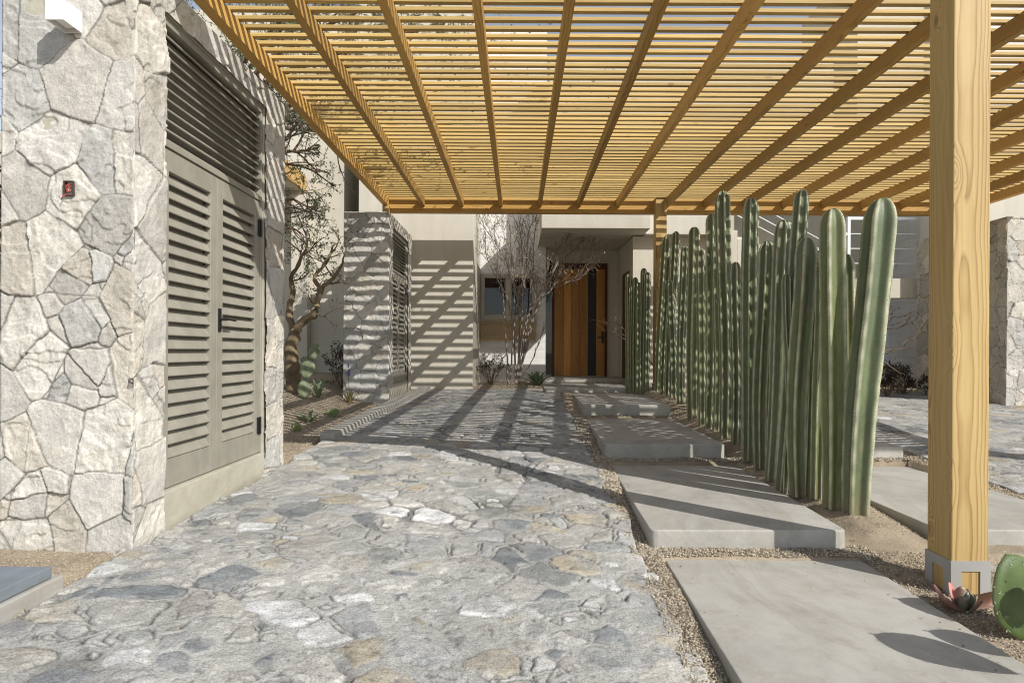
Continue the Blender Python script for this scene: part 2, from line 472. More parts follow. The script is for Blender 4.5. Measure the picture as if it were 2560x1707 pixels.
# ground: one sheet to the horizon, fine near the camera
gx = np.concatenate([[-300, -120, -50, -22, -12, -8], np.arange(-6, -2.4, 0.1), np.arange(-2.4, 4.6, 0.035), np.arange(4.6, 9, 0.1), [11, 15, 25, 60, 130, 300]])
gy = np.concatenate([[-300, -120, -40, -15, -6, -2, 0, 0.8], np.arange(1.2, 5.5, 0.03), np.arange(5.5, 14.5, 0.07), [16, 20, 30, 60, 130, 300]])
GX, GY = np.meshgrid(gx, gy, indexing='ij')
near = ((GX > -6) & (GX < 9) & (GY > 1) & (GY < 14.4))
Z = terr(GX, GY) + near * gnoise(GX, GY) - 0.006
drv = (smooth(-2.2, -2.05, GX) * (1 - smooth(0.7, 0.85, GX)) + smooth(4.25, 4.4, GX) * (1 - smooth(7.7, 7.85, GX))) * (GY > 1.0) * (1 - smooth(11.9, 12.1, GY))
Z = Z - 0.07 * drv
t1 = fbm(GX * 1.3, GY * 1.3, 21, 4)[..., None]; t2 = fbm(GX * 9, GY * 9, 4, 3)[..., None]
C = np.array([0.325, 0.268, 0.195]) * (1 + 0.22 * t1 + 0.28 * t2)
structure(mesh_obj("ground", smear([GX, GY, Z]), grid_faces(*GX.shape), M['soil'], smooth_=True, colors=C.reshape(-1, 3)))

# cobbled driveways
PAL = np.array([(0.40, 0.39, 0.37), (0.33, 0.33, 0.325), (0.20, 0.21, 0.215), (0.58, 0.575, 0.56), (0.415, 0.365, 0.28), (0.39, 0.37, 0.335), (0.46, 0.44, 0.40), (0.29, 0.295, 0.28), (0.44, 0.42, 0.37)])
MORT = np.array([0.395, 0.39, 0.365])
def cobbles(name, x0, x1, y0, y1, seed, k=0.0026, dx=0.0075, edge_l=0.06, edge_r=0.06):
    ny = int(math.log(y1 / y0) / k); ys = y0 * np.exp(np.linspace(0, math.log(y1 / y0), ny))
    xs = np.arange(x0, x1 + dx, dx)
    X, Y = np.meshgrid(xs, ys, indexing='ij')
    wx = X + 0.10 * fbm(X * 2.7, Y * 2.7, seed + 1, 4) + 0.022 * fbm(X * 13, Y * 13, seed + 2, 3, 0.6)
    wy = Y + 0.08 * fbm(X * 2.7, Y * 2.7, seed + 5, 4) + 0.022 * fbm(X * 13, Y * 13, seed + 6, 3, 0.6)
    d, e, ci, cj, su, sv = stones(wx, wy, 0.25, 0.205, seed, 0.42, 0.33)
    r1 = _h(ci, cj, seed + 31); r2 = _h(ci, cj, seed + 37); r3 = _h(ci, cj, seed + 41)
    gap = 0.006 + 0.030 * r2 ** 2 + 0.016 * fbm(X * 7, Y * 7, seed + 12, 3)
    body = smooth(0, 1, (e - gap) / 0.022)
    crisp = smooth(0, 1, (e - gap) / 0.011)
    tilt = ((r1 - 0.5) * (wx - su) + (r3 - 0.5) * (wy - sv)) * 0.11
    rough = fbm(X * 9, Y * 9, seed + 3, 5, 0.6)
    rid = 1 - np.abs(fbm(X * 5.5, Y * 8, seed + 7, 4))
    hstone = 0.007 + 0.0050 * r2 + tilt * 0.45 + rough * 0.0115 + rid * 0.005 + np.floor(fbm(X * 6 + r1 * 9, Y * 9, seed + 44, 3) * 3) * 0.0022
    # mortar: mostly smeared up level with the stones, in places open and dark
    open_ = smooth(0.22, 0.50, fbm(X * 1.4, Y * 1.4, seed + 15, 4)) * 0.85 
    hm = 0.007 + fbm(X * 12, Y * 12, seed + 9, 5, 0.65) * 0.009 - open_ * 0.014
    H = hm * (1 - body) + np.maximum(hstone, hm + 0.001) * body
    # crack line round the shoulder of some stones
    crack = np.exp(-((e - gap) / 0.0045) ** 2) * smooth(0.48, 0.68, vnoise(X * 5.5, Y * 5.5, seed + 17))
    H = (H - crack * 0.013) * (1 - 0.62 * smooth(5.5, 7.5, Y))
    base = PAL[np.minimum((r1 * len(PAL)).astype(int), len(PAL) - 1)] * (0.86 + 0.30 * r3[..., None])
    vein = fbm(X * 6 + r1 * 30, Y * 16 + r2 * 30, seed + 19, 4)[..., None]
    base = base * (1 + 0.20 * vein)
    mort = MORT * (1 + 0.16 * fbm(X * 5, Y * 5, seed + 23, 4)[..., None])
    mort = mort * (1 - 0.55 * open_[..., None] * (1 - crisp[..., None]))
    smudge = smooth(-0.25, 0.45, fbm(X * 5, Y * 5, seed + 27, 5, 0.6) + 0.05)[..., None] * 0.80
    smudge = smudge * (0.30 + 0.70 * smooth(0.15, 0.6, _h(ci, cj, seed + 51))[..., None])
    base = base * np.array([0.99, 1.0, 1.01])
    stonec = base * (1 - smudge) + mort * smudge
    C = mort * (1 - crisp[..., None]) + stonec * crisp[..., None]
    pits = smooth(0.42, 0.62, fbm(X * 26, Y * 26, seed + 90, 3))
    H = H - pits * 0.004
    C = C * (1 - 0.7 * crack[..., None]) * (1 - 0.40 * pits[..., None]) * 0.90 * (1 + 0.20 * fbm(X * 20, Y * 20, seed + 80, 4, 0.65)[..., None] + 0.14 * fbm(X * 2.2, Y * 2.2, seed + 83, 3)[..., None] + 0.16 * fbm(X * 7, Y * 7, seed + 86, 4, 0.6)[..., None])
    # ragged border following the stones
    el_ = X - x0 - edge_l * (1 + fbm(Y * 3.5, Y * 0.2, seed + 61, 3)) - 0.05 * vnoise(ci * 3.3, cj * 1.7, 5)
    er_ = x1 - X - edge_r * (1 + fbm(Y * 3.5, Y * 0.2, seed + 67, 3)) - 0.06 * vnoise(ci * 3.3, cj * 1.7, 9)
    ef = smooth(0, 0.03, np.minimum(el_, er_)) * smooth(0, 0.04, y1 - 0.05 - Y - 0.06 * vnoise(ci * 2.2, cj * 1.3, 2))
    Zz = terr(X, Y) + H * ef - (1 - ef) * 0.075 + 0.012 * fbm(X * 0.9, Y * 0.9, seed + 71, 2)
    # wider undulation
    return structure(mesh_obj(name, smear([X, Y, Zz]), grid_faces(*X.shape), M['cobble'], smooth_=True, colors=C.reshape(-1, 3)))
cobbles("driveway", -2.16, 0.885, 1.75, 12.15, 3)
cobbles("driveway", 4.10, 7.95, 3.5, 12.2, 77, k=0.0045, dx=0.016)

# ------------------------------------------------------------------ stone-clad utility closets
SPAL = np.array([1.015, 1.0, 0.975]) * np.array([(0.535, 0.515, 0.475), (0.50, 0.48, 0.44), (0.57, 0.555, 0.52), (0.47, 0.47, 0.45), (0.525, 0.49, 0.43), (0.45, 0.44, 0.41), (0.58, 0.56, 0.51)])
def stone_sheet(name, org, ud, vd, nd_, us, vs, parent, loc, seed, cell=(0.235, 0.31), res=0.0075, hole=None, mat=None):
    """one clad face: irregular stones with thin dark joints as real relief"""
    org = np.array(org, float); ud = np.array(ud, float); vd = np.array(vd, float); nn = np.array(nd_, float)
    nu = max(4, int(us / res)); nv = max(4, int(vs / res))
    u = np.linspace(0, us, nu); v = np.linspace(0, vs, nv)
    U, Vv = np.meshgrid(u, v, indexing='ij')
    wu = U + 0.018 * fbm(U * 6, Vv * 6, seed + 1, 3) + 0.005 * fbm(U * 30, Vv * 30, seed + 2, 2)
    wv = Vv + 0.018 * fbm(U * 6, Vv * 6, seed + 3, 3) + 0.005 * fbm(U * 30, Vv * 30, seed + 4, 2)
    d, e, ci, cj, su, sv = stones(wu, wv, cell[0], cell[1], seed, 0.47, 0.17)
    r1 = _h(ci, cj, seed + 31); r2 = _h(ci, cj, seed + 37); r3 = _h(ci, cj, seed + 41)
    jw = 0.0004 + 0.0026 * vnoise(U * 5, Vv * 5, seed + 6) ** 1.5
    body = smooth(0, 1, (e - jw) / 0.0035)
    joint = 1 - smooth(0, 1, (e - jw) / 0.0042)
    n1 = fbm(U * 7 + r1 * 20, Vv * 7 + r2 * 20, seed + 8, 5, 0.6)
    n2 = fbm(U * 16 + r3 * 40, Vv * 11, seed + 10, 4, 0.6)
    step = np.floor(fbm(U * 3.4 + r2 * 33, Vv * 4.4 + r1 * 33, seed + 12, 3) * 3.2) * 0.0055 * (r3 > 0.35)
    tilt = ((r1 - 0.5) * (wu - su) + (r2 - 0.5) * (wv - sv)) * 0.07
    H = -0.008 * (1 - body) + body * (0.005 * (r2 - 0.3) + tilt * 0.7 + 0.0095 * n1 + 0.0075 * n2 * (0.3 + r3) + step * 1.3)
    bord = np.minimum(np.minimum(U, us - U), np.minimum(Vv + 1, vs - Vv))
    H = H * smooth(-0.003, 0.010, bord)
    base = SPAL[np.minimum((r3 * len(SPAL)).astype(int), len(SPAL) - 1)] * (0.82 + 0.22 * r1[..., None])
    base = base * (1 + 0.14 * n1[..., None] + 0.10 * n2[..., None])
    warm = smooth(0.25, 0.8, fbm(U * 3, Vv * 3, seed + 18, 4))[..., None] * 0.35
    base = base * (1 - warm) + base * np.array([1.0, 0.87, 0.68]) * warm
    C = base * (1 - joint[..., None] * 0.62) * (1 + 0.20 * fbm(U * 28, Vv * 28, seed + 70, 4, 0.65)[..., None])
    stain = smooth(0.35, 0.7, fbm(U * 2.1 + 4, Vv * 1.4, seed + 75, 5, 0.6))[..., None] * 0.28
    C = C * (1 - stain) + C * np.array([0.72, 0.68, 0.60]) * stain
    P = org + U[..., None] * ud + Vv[..., None] * vd + H[..., None] * nn
    # turned-in rim so that the face has depth
    P = np.pad(P, ((1, 1), (1, 1), (0, 0)), mode='edge'); C = np.pad(C, ((1, 1), (1, 1), (0, 0)), mode='edge')
    rim = np.zeros(P.shape[:2], bool); rim[0] = rim[-1] = True; rim[:, 0] = rim[:, -1] = True
    P[rim] -= nn * 0.05
    P[0] += ud * 0.022; P[-1] -= ud * 0.022; P[:, -1] -= vd * 0.012
    keep = None
    if hole is not None:
        cu = (np.pad(U, 1, mode='edge')[:-1, :-1] + np.pad(U, 1, mode='edge')[1:, 1:]) / 2
        cv = (np.pad(Vv, 1, mode='edge')[:-1, :-1] + np.pad(Vv, 1, mode='edge')[1:, 1:]) / 2
        keep = ~((cu > hole[0]) & (cu < hole[1]) & (cv > hole[2]) & (cv < hole[3]))
    F = grid_faces(P.shape[0], P.shape[1], keep)
    if np.dot(np.cross(ud, vd), nn) < 0: F = F[:, ::-1]
    return mesh_obj(name, P, np.ascontiguousarray(F), mat or M['stone'], parent, loc, True, C.reshape(-1, 3))

def louvre_door(parent, loc, X, s, y0, y1, z0, z1, pitch=0.083, handle=None, hinges=()):
    """a louvred leaf in the plane x = X whose outside faces the direction s (+1 or -1)"""
    m = MB(); st = 0.085; th = 0.045
    def B(ya, yb, za, zb, d0=0.0, d1=th):
        a, b_ = X - s * d1, X - s * d0
        m.box(min(a, b_), max(a, b_), ya, yb, za, zb)
    B(y0, y0 + st, z0, z1); B(y1 - st, y1, z0, z1)
    B(y0 + st, y1 - st, z0, z0 + 0.17); B(y0 + st, y1 - st, z1 - 0.13, z1)
    za = z0 + 0.17; zb = z1 - 0.13
    nl = int(round((zb - za) / pitch)); p = (zb - za) / nl
    for i in range(nl):
        zc = za + i * p
        # sloping blade: low at the outside, high inside, with a rounded lip
        prof = [(0.000, zc + 0.006), (0.002, zc + 0.014), (0.038, zc + p * 0.92), (0.043, zc + p * 0.92), (0.043, zc + p * 0.80), (0.006, zc + 0.001)]
        m.prism([(X - s * q, z) for q, z in prof], 'y', y0 + st, y1 - st)
    # backing board behind the blades
    B(y0 + st, y1 - st, za, zb, 0.050, 0.058)
    d = m.build("door", M['louvre'], parent, loc, 0.003)
    for hy, hz in hinges:
        h = MB(); h.box(X - 0.004, X + s * 0.012 if s > 0 else X + 0.004, hy - 0.032, hy + 0.032, hz - 0.065, hz + 0.065) if s > 0 else h.box(X - 0.012, X + 0.004, hy - 0.032, hy + 0.032, hz - 0.065, hz + 0.065)
        h.tube([(X + s * 0.016, hy, hz - 0.068), (X + s * 0.016, hy, hz + 0.068)], [0.008, 0.008], 8)
        h.build("hinge", M['black'], d)
        d.children[-1].data.transform(Matrix.Translation(-Vector(loc)))
    if handle:
        hy, hz = handle
        h = MB(); a, b_ = sorted((X + s * 0.001, X + s * 0.010))
        h.box(a, b_, hy - 0.016, hy + 0.016, hz - 0.085, hz + 0.075)
        h.tube([(X + s * 0.008, hy, hz), (X + s * 0.055, hy, hz)], [0.011, 0.011], 10)
        h.tube([(X + s * 0.052, hy - 0.006, hz), (X + s * 0.054, hy + 0.05, hz), (X + s * 0.052, hy + 0.14, hz - 0.004)], [0.009, 0.008, 0.007], 10)
        h.tube([(X + s * 0.006, hy, hz - 0.06), (X + s * 0.016, hy, hz - 0.06)], [0.010, 0.010], 10)
        o = h.build("handle", M['black'], d); o.data.transform(Matrix.Translation(-Vector(loc)))
    return d

def closet(label, X, s, y0, y1, yo0, yo1, depth, ztop, zl, zmid, zd0, seed, doorsplit, res_f=0.0075, res_s=0.0075, blind=False):
    """stone closet: street face at y0, doors in the face x = X that looks towards s"""
    base = min(gz(X, y0), gz(X, y1)) - 0.15
    loc = (X - s * depth / 2, y0, base + 0.15)
    t = thing("utility_closet", label, "closet", loc, "stone closets beside the driveways")
    xb = X - s * depth
    xa, xc = min(X - s * 0.02, xb + s * 0.02), max(X - s * 0.02, xb + s * 0.02)
    m = MB()        # core walls
    m.box(xa, xc, y0 + 0.02, yo0 - 0.001, base, ztop - 0.03)
    m.box(xa, xc, yo1 + 0.001, y1 - 0.02, base, ztop - 0.03)
    m.box(xa, xc, yo0 - 0.001, yo1 + 0.001, zl + 0.001, ztop - 0.03)
    bxm = sorted((xb + s * 0.02, xb + s * 0.08)); m.box(bxm[0], bxm[1], yo0 - 0.001, yo1 + 0.001, base, zl + 0.001)
    m.build("core_wall", M['cream2'], t, loc)
    H = ztop - base
    fx = (xb, y0, base) if s > 0 else (X, y0, base)
    stone_sheet("stone_cladding", fx, (1, 0, 0), (0, 0, 1), (0, -1, 0), depth, H, t, loc, seed, res=res_f)
    stone_sheet("stone_cladding", (X, y0, base), (0, 1, 0), (0, 0, 1), (s, 0, 0), y1 - y0, H, t, loc, seed + 100, cell=(0.27, 0.36), res=res_s,
                hole=(yo0 - y0, yo1 - y0, -1, zl - base))
    cap = bx(min(X, xb) + 0.002, max(X, xb) - 0.002, y0 + 0.002, y1, ztop - 0.032, ztop - 0.004)
    cap.build("roof", M['cream2'], t, loc, 0.004)
    # plastered plinth under the doors
    a, c = sorted((X - s * 0.30, X - s * 0.006)); bx(a, c, yo0, yo1, base, zd0 - 0.006).build("sill", M['cream2'], t, loc, 0.006)
    # frame and louvred transom
    Xd = X - s * 0.045
    f = MB()
    for (ya, yb, za, zb) in ((yo0, yo0 + 0.02, zd0, zl), (yo1 - 0.02, yo1, zd0, zl), (yo0 + 0.02, yo1 - 0.02, zl - 0.05, zl), (yo0 + 0.02, yo1 - 0.02, zmid, zmid + 0.035)):
        a, c = sorted((Xd - s * 0.05, Xd + s * 0.012)); f.box(a, c, ya, yb, za, zb)
    f.build("door_frame", M['louvre'], t, loc, 0.003)
    v = MB(); zz0 = zmid + 0.035; zz1 = zl - 0.05; nl = int(round((zz1 - zz0) / 0.062)); p = (zz1 - zz0) / nl
    for i in range(nl):
        z = zz0 + i * p
        prof = [(0.0, z + 0.004), (0.0, z + 0.012), (0.036, z + p * 0.62), (0.042, z + p * 0.62), (0.042, z + p * 0.5), (0.008, z)]
        v.prism([(Xd - s * q, zv) for q, zv in prof], 'y', yo0 + 0.02, yo1 - 0.02)
    a, c = sorted((Xd - s * 0.10, Xd - s * 0.11)); v.box(a, c, yo0 + 0.02, yo1 - 0.02, zz0, zz1)
    v.build("louvre_panel", M['louvre'], t, loc, 0.0015)
    ym = doorsplit
    hz = (zd0 + 0.22, zmid - 0.22)
    louvre_door(t, loc, Xd, s, yo0 + 0.023, ym - 0.002, zd0, zmid - 0.004, hinges=[(yo0 + 0.03, h) for h in hz])
    louvre_door(t, loc, Xd, s, ym + 0.002, yo1 - 0.023, zd0, zmid - 0.004, handle=(ym + 0.035, zd0 + 1.04), hinges=[(yo1 - 0.03, h) for h in hz])
    return t

closet("pale stone closet nearest the camera with taupe louvred double doors", -2.05, 1, 3.30, 5.42, 3.60, 5.03, 0.71, CAMZ + 2.13, CAMZ + 1.965, CAMZ + 1.20, CAMZ - 0.828, 4, 4.30, 0.0062, 0.0075)
closet("stone closet farther up the driveway, striped by the pergola shadow", -2.05, 1, 9.80, 11.86, 10.12, 11.52, 0.72, CAMZ + 2.19, CAMZ + 2.0, CAMZ + 1.32, CAMZ - 0.55, 61, 10.82, 0.011, 0.014)
closet("stone closet on the far right behind the thick pergola post", 7.88, -1, 10.0, 12.25, 10.36, 11.85, 0.75, CAMZ + 2.21, CAMZ + 2.02, CAMZ + 1.30, CAMZ - 0.6, 33, 11.1, 0.013, 0.014)

# wall lamp and junction box on the near closet
t = thing("wall_lamp", "white square box wall lamp high on the near stone closet", "lamp", (-2.37, 3.29, CAMZ + 1.69))
loc = t.location
m = MB()
x0, x1, y0_, y1_, z0, z1 = -2.419, -2.325, 3.155, 3.292, CAMZ + 1.676, CAMZ + 1.782
m.box(x0, x0 + 0.006, y0_, y1_, z0, z1); m.box(x1 - 0.006, x1, y0_, y1_, z0, z1)
m.box(x0 + 0.006, x1 - 0.006, y0_, y0_ + 0.006, z0, z1); m.box(x0 + 0.006, x1 - 0.006, y1_ - 0.006, y1_, z0, z1)
m.box(x0 + 0.006, x1 - 0.006, y0_ + 0.006, y1_ - 0.006, z1 - 0.006, z1)
m.build("housing", M['whitepaint'], t, loc, 0.0012)
bx(x0 + 0.03, x1 - 0.007, y0_ + 0.03, y1_ - 0.03, z0 + 0.012, z0 + 0.018).build("diffuser", M['plastic'], t, loc)
t = thing("junction_box", "small open junction box with red cable in the stone front", "junction box", (-2.39, 3.29, CAMZ + 0.84))
loc = t.location
m = MB(); zc = CAMZ + 0.85; xc = -2.388
m.box(xc - 0.026, xc - 0.020, 3.279, 3.310, zc - 0.04, zc + 0.04); m.box(xc + 0.020, xc + 0.026, 3.279, 3.310, zc - 0.04, zc + 0.04)
m.box(xc - 0.020, xc + 0.020, 3.279, 3.310, zc + 0.034, zc + 0.04); m.box(xc - 0.020, xc + 0.020, 3.279, 3.310, zc - 0.04, zc - 0.034)
m.box(xc - 0.020, xc + 0.020, 3.300, 3.308, zc - 0.034, zc + 0.034)
m.build("metal_box", M['box'], t, loc)
m = MB()
for rr, oy, q in ((0.018, 3.290, 0.002), (0.014, 3.286, -0.003), (0.016, 3.283, -0.001)):
    m.tube([(xc + rr * math.cos(a) * 0.8 + q, oy + 0.004 * math.sin(2 * a), zc + rr * math.sin(a) * 1.25 + q) for a in np.linspace(0.3, 6.0, 16)], [0.0026] * 16, 6)
m.tube([(xc - 0.012, 3.283, zc - 0.03), (xc - 0.02, 3.268, zc - 0.045), (xc - 0.028, 3.27, zc - 0.062)], [0.003] * 3, 6)
m.build("cable", M['red'], t, loc, smooth_=True)

# ------------------------------------------------------------------ pergola
PH = CAMZ + 2.68       # underside of the joists
YP, YF, YB = 3.34, 3.15, 11.5    # front and rear beams
XL, XR = -2.51, 8.45
t = thing("pergola", "golden timber slatted pergola over the driveway and path", "pergola", (2.44, 3.44, gz(2.44, 3.44)))
PL = t.location
pergola = t
def ppart(m, name, mat, bevel=0.004, parent=None):
    o = m.build(name, mat, pergola, PL, bevel)
    return o
JX = [-1.78, -1.06, -0.335, 0.39, 1.11, 1.84, 2.735, 3.46, 4.19, 4.91, 5.64, 6.37, 7.10, 7.80]
jw = 0.036
for x in JX:
    ppart(bx(x - jw, x + jw, YP + 0.0, YB - 0.002, PH + random.uniform(-.003, .003), PH + 0.145), "joist", M['wood_y'])
ppart(bx(XL, XL + 0.10, YP + 0.0, YB - 0.002, PH - 0.005, PH + 0.145), "side_beam", M['wood_y'])
ppart(bx(XR - 0.10, XR, YP + 0.0, YB - 0.002, PH - 0.005, PH + 0.145), "side_beam", M['wood_y'])
ppart(bx(XL - 0.02, XR + 0.02, YB, YB + 0.13, PH - 0.115, PH + 0.145), "rear_beam", M['wood_bx'])
ppart(bx(XL - 0.02, XR + 0.02, YF, YP - 0.003, PH - 0.06, PH + 0.145), "front_beam", M['wood_bx'])
pitch = 0.1415
ns = int((YB + 0.05 - YF) / pitch)
for i in range(ns + 1):
    y = YF + 0.03 + i * pitch
    jz = random.uniform(-0.002, 0.003); a = random.uniform(-0.004, 0.004)
    m = MB(); z0 = PH + 0.148 + jz
    cuts = [XL - 0.03] + sorted(random.sample(JX[1:7:2] + JX[8:13:2], 2)) + [XR + 0.03]
    dy_, dz_ = 0.0, 0.0
    for c0, c1 in zip(cuts[:-1], cuts[1:]):               # three lengths butted over joists, each a little bowed
        xs = list(np.linspace(c0 + 0.001, c1 - 0.001, max(3, int((c1 - c0) / 0.6)))); i0 = len(m.v)
        dy_ = random.gauss(0, 0.003)
        for kx, xx in enumerate(xs):
            dy_ = dy_ * 0.8 + random.gauss(0, 0.002); dz_ = abs(dz_ * 0.6 + random.gauss(0, 0.0012))
            yy, zq = y + a + dy_, z0 + dz_
            m.v += [(xx, yy, zq), (xx, yy + 0.052, zq), (xx, yy + 0.052, zq + 0.032), (xx, yy, zq + 0.032)]
            if kx:
                q = i0 + (kx - 1) * 4
                m.f += [(q, q + 1, q + 5, q + 4), (q + 1, q + 2, q + 6, q + 5), (q + 2, q + 3, q + 7, q + 6), (q + 3, q, q + 4, q + 7)]
        m.f += [(i0 + 3, i0 + 2, i0 + 1, i0), tuple(len(m.v) - 4 + j for j in range(4))]
    ppart(m, "slat", M['wood_x'], 0.002)
# posts
def post(x0, y0, w, zb, zt, shoe=True, name="post"):
    p = ppart(bx(x0, x0 + w, y0, y0 + w, zb + (0.02 if shoe else 0), zt), name, M['wood_z'], 0.006)
    return p
p = post(2.343, YP, 0.20, CAMZ - 1.322, PH + 0.142)
m = MB(); zt = CAMZ - 1.118; zb = CAMZ - 1.335; x0, x1, y0_, y1_ = 2.343, 2.543, YP, YP + 0.20; k = 0.007
for (a, b_, c, d) in ((x0 - k, x1 + k, y0_ - k, y0_ - 0.0005), (x0 - k, x1 + k, y1_ + 0.0005, y1_ + k)):
    m.box(a, b_, c, d, zt - 0.055, zt); m.box(a, a + 0.056, c, d, zb, zt - 0.055); m.box(b_ - 0.056, b_, c, d, zb, zt - 0.055)
for (a, b_) in ((x0 - k, x0 - 0.0005), (x1 + 0.0005, x1 + k)):
    m.box(a, b_, y0_ - 0.0005, y1_ + 0.0005, zt - 0.055, zt); m.box(a, b_, y0_ - 0.0005, y0_ + 0.055, zb, zt - 0.055); m.box(a, b_, y1_ - 0.055, y1_ + 0.0005, zb, zt - 0.055)
o = m.build("steel_shoe", M['steel'], p, (0, 0, 0)); o.data.transform(Matrix.Translation(-Vector(PL)))
zb2 = CAMZ - 0.73
p = post(2.50, YB - 0.205, 0.20, zb2 + 0.14, PH + 0.14)
o = bx(2.49, 2.71, YB - 0.215, YB + 0.005, zb2 - 0.12, zb2 + 0.155).build("concrete_foot", M['curb'], p, (0, 0, 0), 0.01); o.data.transform(Matrix.Translation(-Vector(PL)))
post(XL + 0.0, YB - 0.118, 0.115, CAMZ + 2.195, PH - 0.008, False, "stub_post")
post(XL + 0.0, 4.0, 0.10, CAMZ + 2.128, PH - 0.008, False, "stub_post")
p = post(XR - 0.32, YP + 0.003, 0.20, gz(XR, YF) - 0.1, PH - 0.008)
p = post(XR - 0.22, YB - 0.205, 0.20, gz(XR, YB) - 0.1, PH - 0.008)

# ------------------------------------------------------------------ stepping slabs
def slab(label, x0, x1, y0, y1, ztop, th=0.17, dxdy=0.016):
    m = MB(); n = len(m.v)
    o0 = dxdy * (0); o1 = dxdy * (y1 - y0)
    j = lambda: random.uniform(-0.012, 0.012)
    P = [(x0 + j(), y0 + j()), (x1 + j(), y0 + j()), (x1 + o1 + j(), y1 + j()), (x0 + o1 + j(), y1 + j())]
    # rounded corners
    prof = []
    for i in range(4):
        p = Vector(P[i]); a = (Vector(P[i - 1]) - p).normalized(); b_ = (Vector(P[(i + 1) % 4]) - p).normalized()
        for tt in (0, 0.33, 0.66, 1):
            r = 0.05
            q = p + a * r * (1 - tt) ** 2 + b_ * r * tt ** 2
            prof.append((q.x, q.y))
    m.prism(prof, 'z', ztop - th, ztop)
    o = m.build("stepping_slab", M['slab'], None, (x0, y0, ztop - th), 0.014, seg=3)
    return tag(o, label, "slab", "concrete slabs of the stepped paths")
h1, h2, h3, h4, h5 = (CAMZ - q for q in (1.285, 1.145, 0.957, 0.775, 0.70))
slab("broad sunlit concrete slab in the foreground marked by prickly pear shadows", 0.855, 2.08, 1.3, 3.83, h1, 0.15, 0.02)
slab("concrete slab crossed by the broad shadow of the timber post", 0.862, 2.14, 3.99, 6.26, h2, 0.19, 0.035)
slab("concrete slab in dappled shade, next above the post shadow slab", 0.905, 2.155, 6.42, 8.84, h3, 0.24, 0.024)
slab("concrete slab with two lit spots on its front edge below the entrance", 0.945, 2.225, 9.0, 11.5, h4, 0.22, 0.02)
slab("uppermost concrete slab of the path, right before the entrance landing", 0.50, 2.32, 11.54, 13.68, h5, 0.17, 0.0)
slab("sunlit concrete slab behind the post on the right hand path", 2.79, 4.05, 4.1, 6.36, CAMZ - 1.165, 0.17, 0.0)
slab("shaded concrete slab of the right hand path, behind the front cactus", 2.80, 4.07, 6.5, 8.9, CAMZ - 0.985, 0.22, 0.0)
slab("lowest concrete slab of the right hand path, beside the post shoe", 2.82, 4.1, 1.6, 3.92, CAMZ - 1.335, 0.15, 0.0)
slab("concrete slab of the right hand path hidden mostly by cacti", 2.80, 4.07, 9.05, 11.6, CAMZ - 0.80, 0.2, 0.0)

# kerb between driveway and planting bed
m = MB()
K = [(-2.10, 6.55), (-2.06, 8.0), (-2.0, 9.4), (-1.94, 10.8), (-1.86, 12.05)]
for (a, b_) in zip(K[:-1], K[1:]):
    i = len(m.v)
    for (x, y) in (a, b_):
        z = gz(x, y)
        for dx_, dz_ in ((0, -0.15), (0.16, -0.15), (0.155, 0.075), (0.005, 0.085)): m.v.append((x + dx_, y, z + dz_))
    m.f += [(i, i+1, i+5, i+4), (i+1, i+2, i+6, i+5), (i+2, i+3, i+7, i+6), (i+3, i, i+4, i+7)]
    if a == K[0]: m.f.append((i+3, i+2, i+1, i))
m.f.append((len(m.v) - 4, len(m.v) - 3, len(m.v) - 2, len(m.v) - 1))
tag(m.build("kerb", M['curb'], None, (-2.1, 6.55, gz(-2.1, 6.55)), 0.012), "low concrete kerb between the left planting bed and driveway", "kerb")
# slate topped block at the lower left edge
t = thing("slate_step", "low block with blue grey slate top at lower left", "step", (-2.6, 2.3, gz(-2.6, 2.3)))
z = CAMZ - 0.965
bx(-3.3, -2.065, 1.7, 2.75, z - 0.05, z).build("slate_top", M['slate'], t, t.location, 0.004)
bx(-3.3, -2.045, 1.66, 2.80, z - 0.26, z - 0.053).build("concrete_base", M['curb'], t, t.location, 0.008)

# ------------------------------------------------------------------ the house
YW, YD = 12.22, 14.80
HL = (0.0, 13.0, CAMZ - 0.7)
house = thing("house", "cream rendered house with recessed entrance behind the pergola", "house", HL)
def hp(m, name, mat, bevel=0.006, parent=None):
    if parent is not None:
        o = m.build(name, mat, parent, (0, 0, 0), bevel); o.data.transform(Matrix.Translation(-Vector(HL))); return o
    return m.build(name, mat, house, HL, bevel)
g0 = CAMZ - 1.2
hp(bx(-3.16, -0.897, YW, 15.5, g0, CAMZ + 7.5), "wall", M['cream'])                       # striped wall left of the entrance court
hp(bx(-0.897, 0.64, 14.5, 15.5, g0, CAMZ + 7.6), "wall", M['white'])                       # white board formed wall
hp(bx(0.45, 2.60, YW + 0.001, 14.499, CAMZ + 2.43, CAMZ + 3.3), "fascia", M['cream'])       # porch lid
hp(bx(0.641, 2.60, 14.4995, 15.4, CAMZ + 2.43, CAMZ + 3.3), "fascia", M['cream'])
hp(bx(0.66, 6.9, 13.6, 14.3, CAMZ + 3.302, CAMZ + 6.45), "upper_wall", M['cream'])
hp(bx(0.64, 2.39, YD, 15.5, g0, CAMZ + 2.429), "wall", M['cream'])                        # door wall
hp(bx(2.39, 4.9, 12.96, 15.5, g0, CAMZ + 2.409), "wall", M['cream'])
hp(bx(2.602, 4.3, 12.70, 15.4, CAMZ + 2.411, CAMZ + 3.300), "upper_wall", M['cream'])
hp(bx(0.50, 2.389, 13.70, 14.799, g0, CAMZ - 0.60), "porch_floor", M['slab'])
hp(bx(-15.0, -3.55, 12.6, 15.5, g0, CAMZ + 4.4), "wall", M['cream'])
hp(bx(-3.55, -3.13, 13.7, 15.4, g0, CAMZ + 6.5), "wall", M['cream'])
hp(bx(-4.55, -4.22, 12.38, 12.598, g0, CAMZ + 3.1), "pilaster", M['cream'])
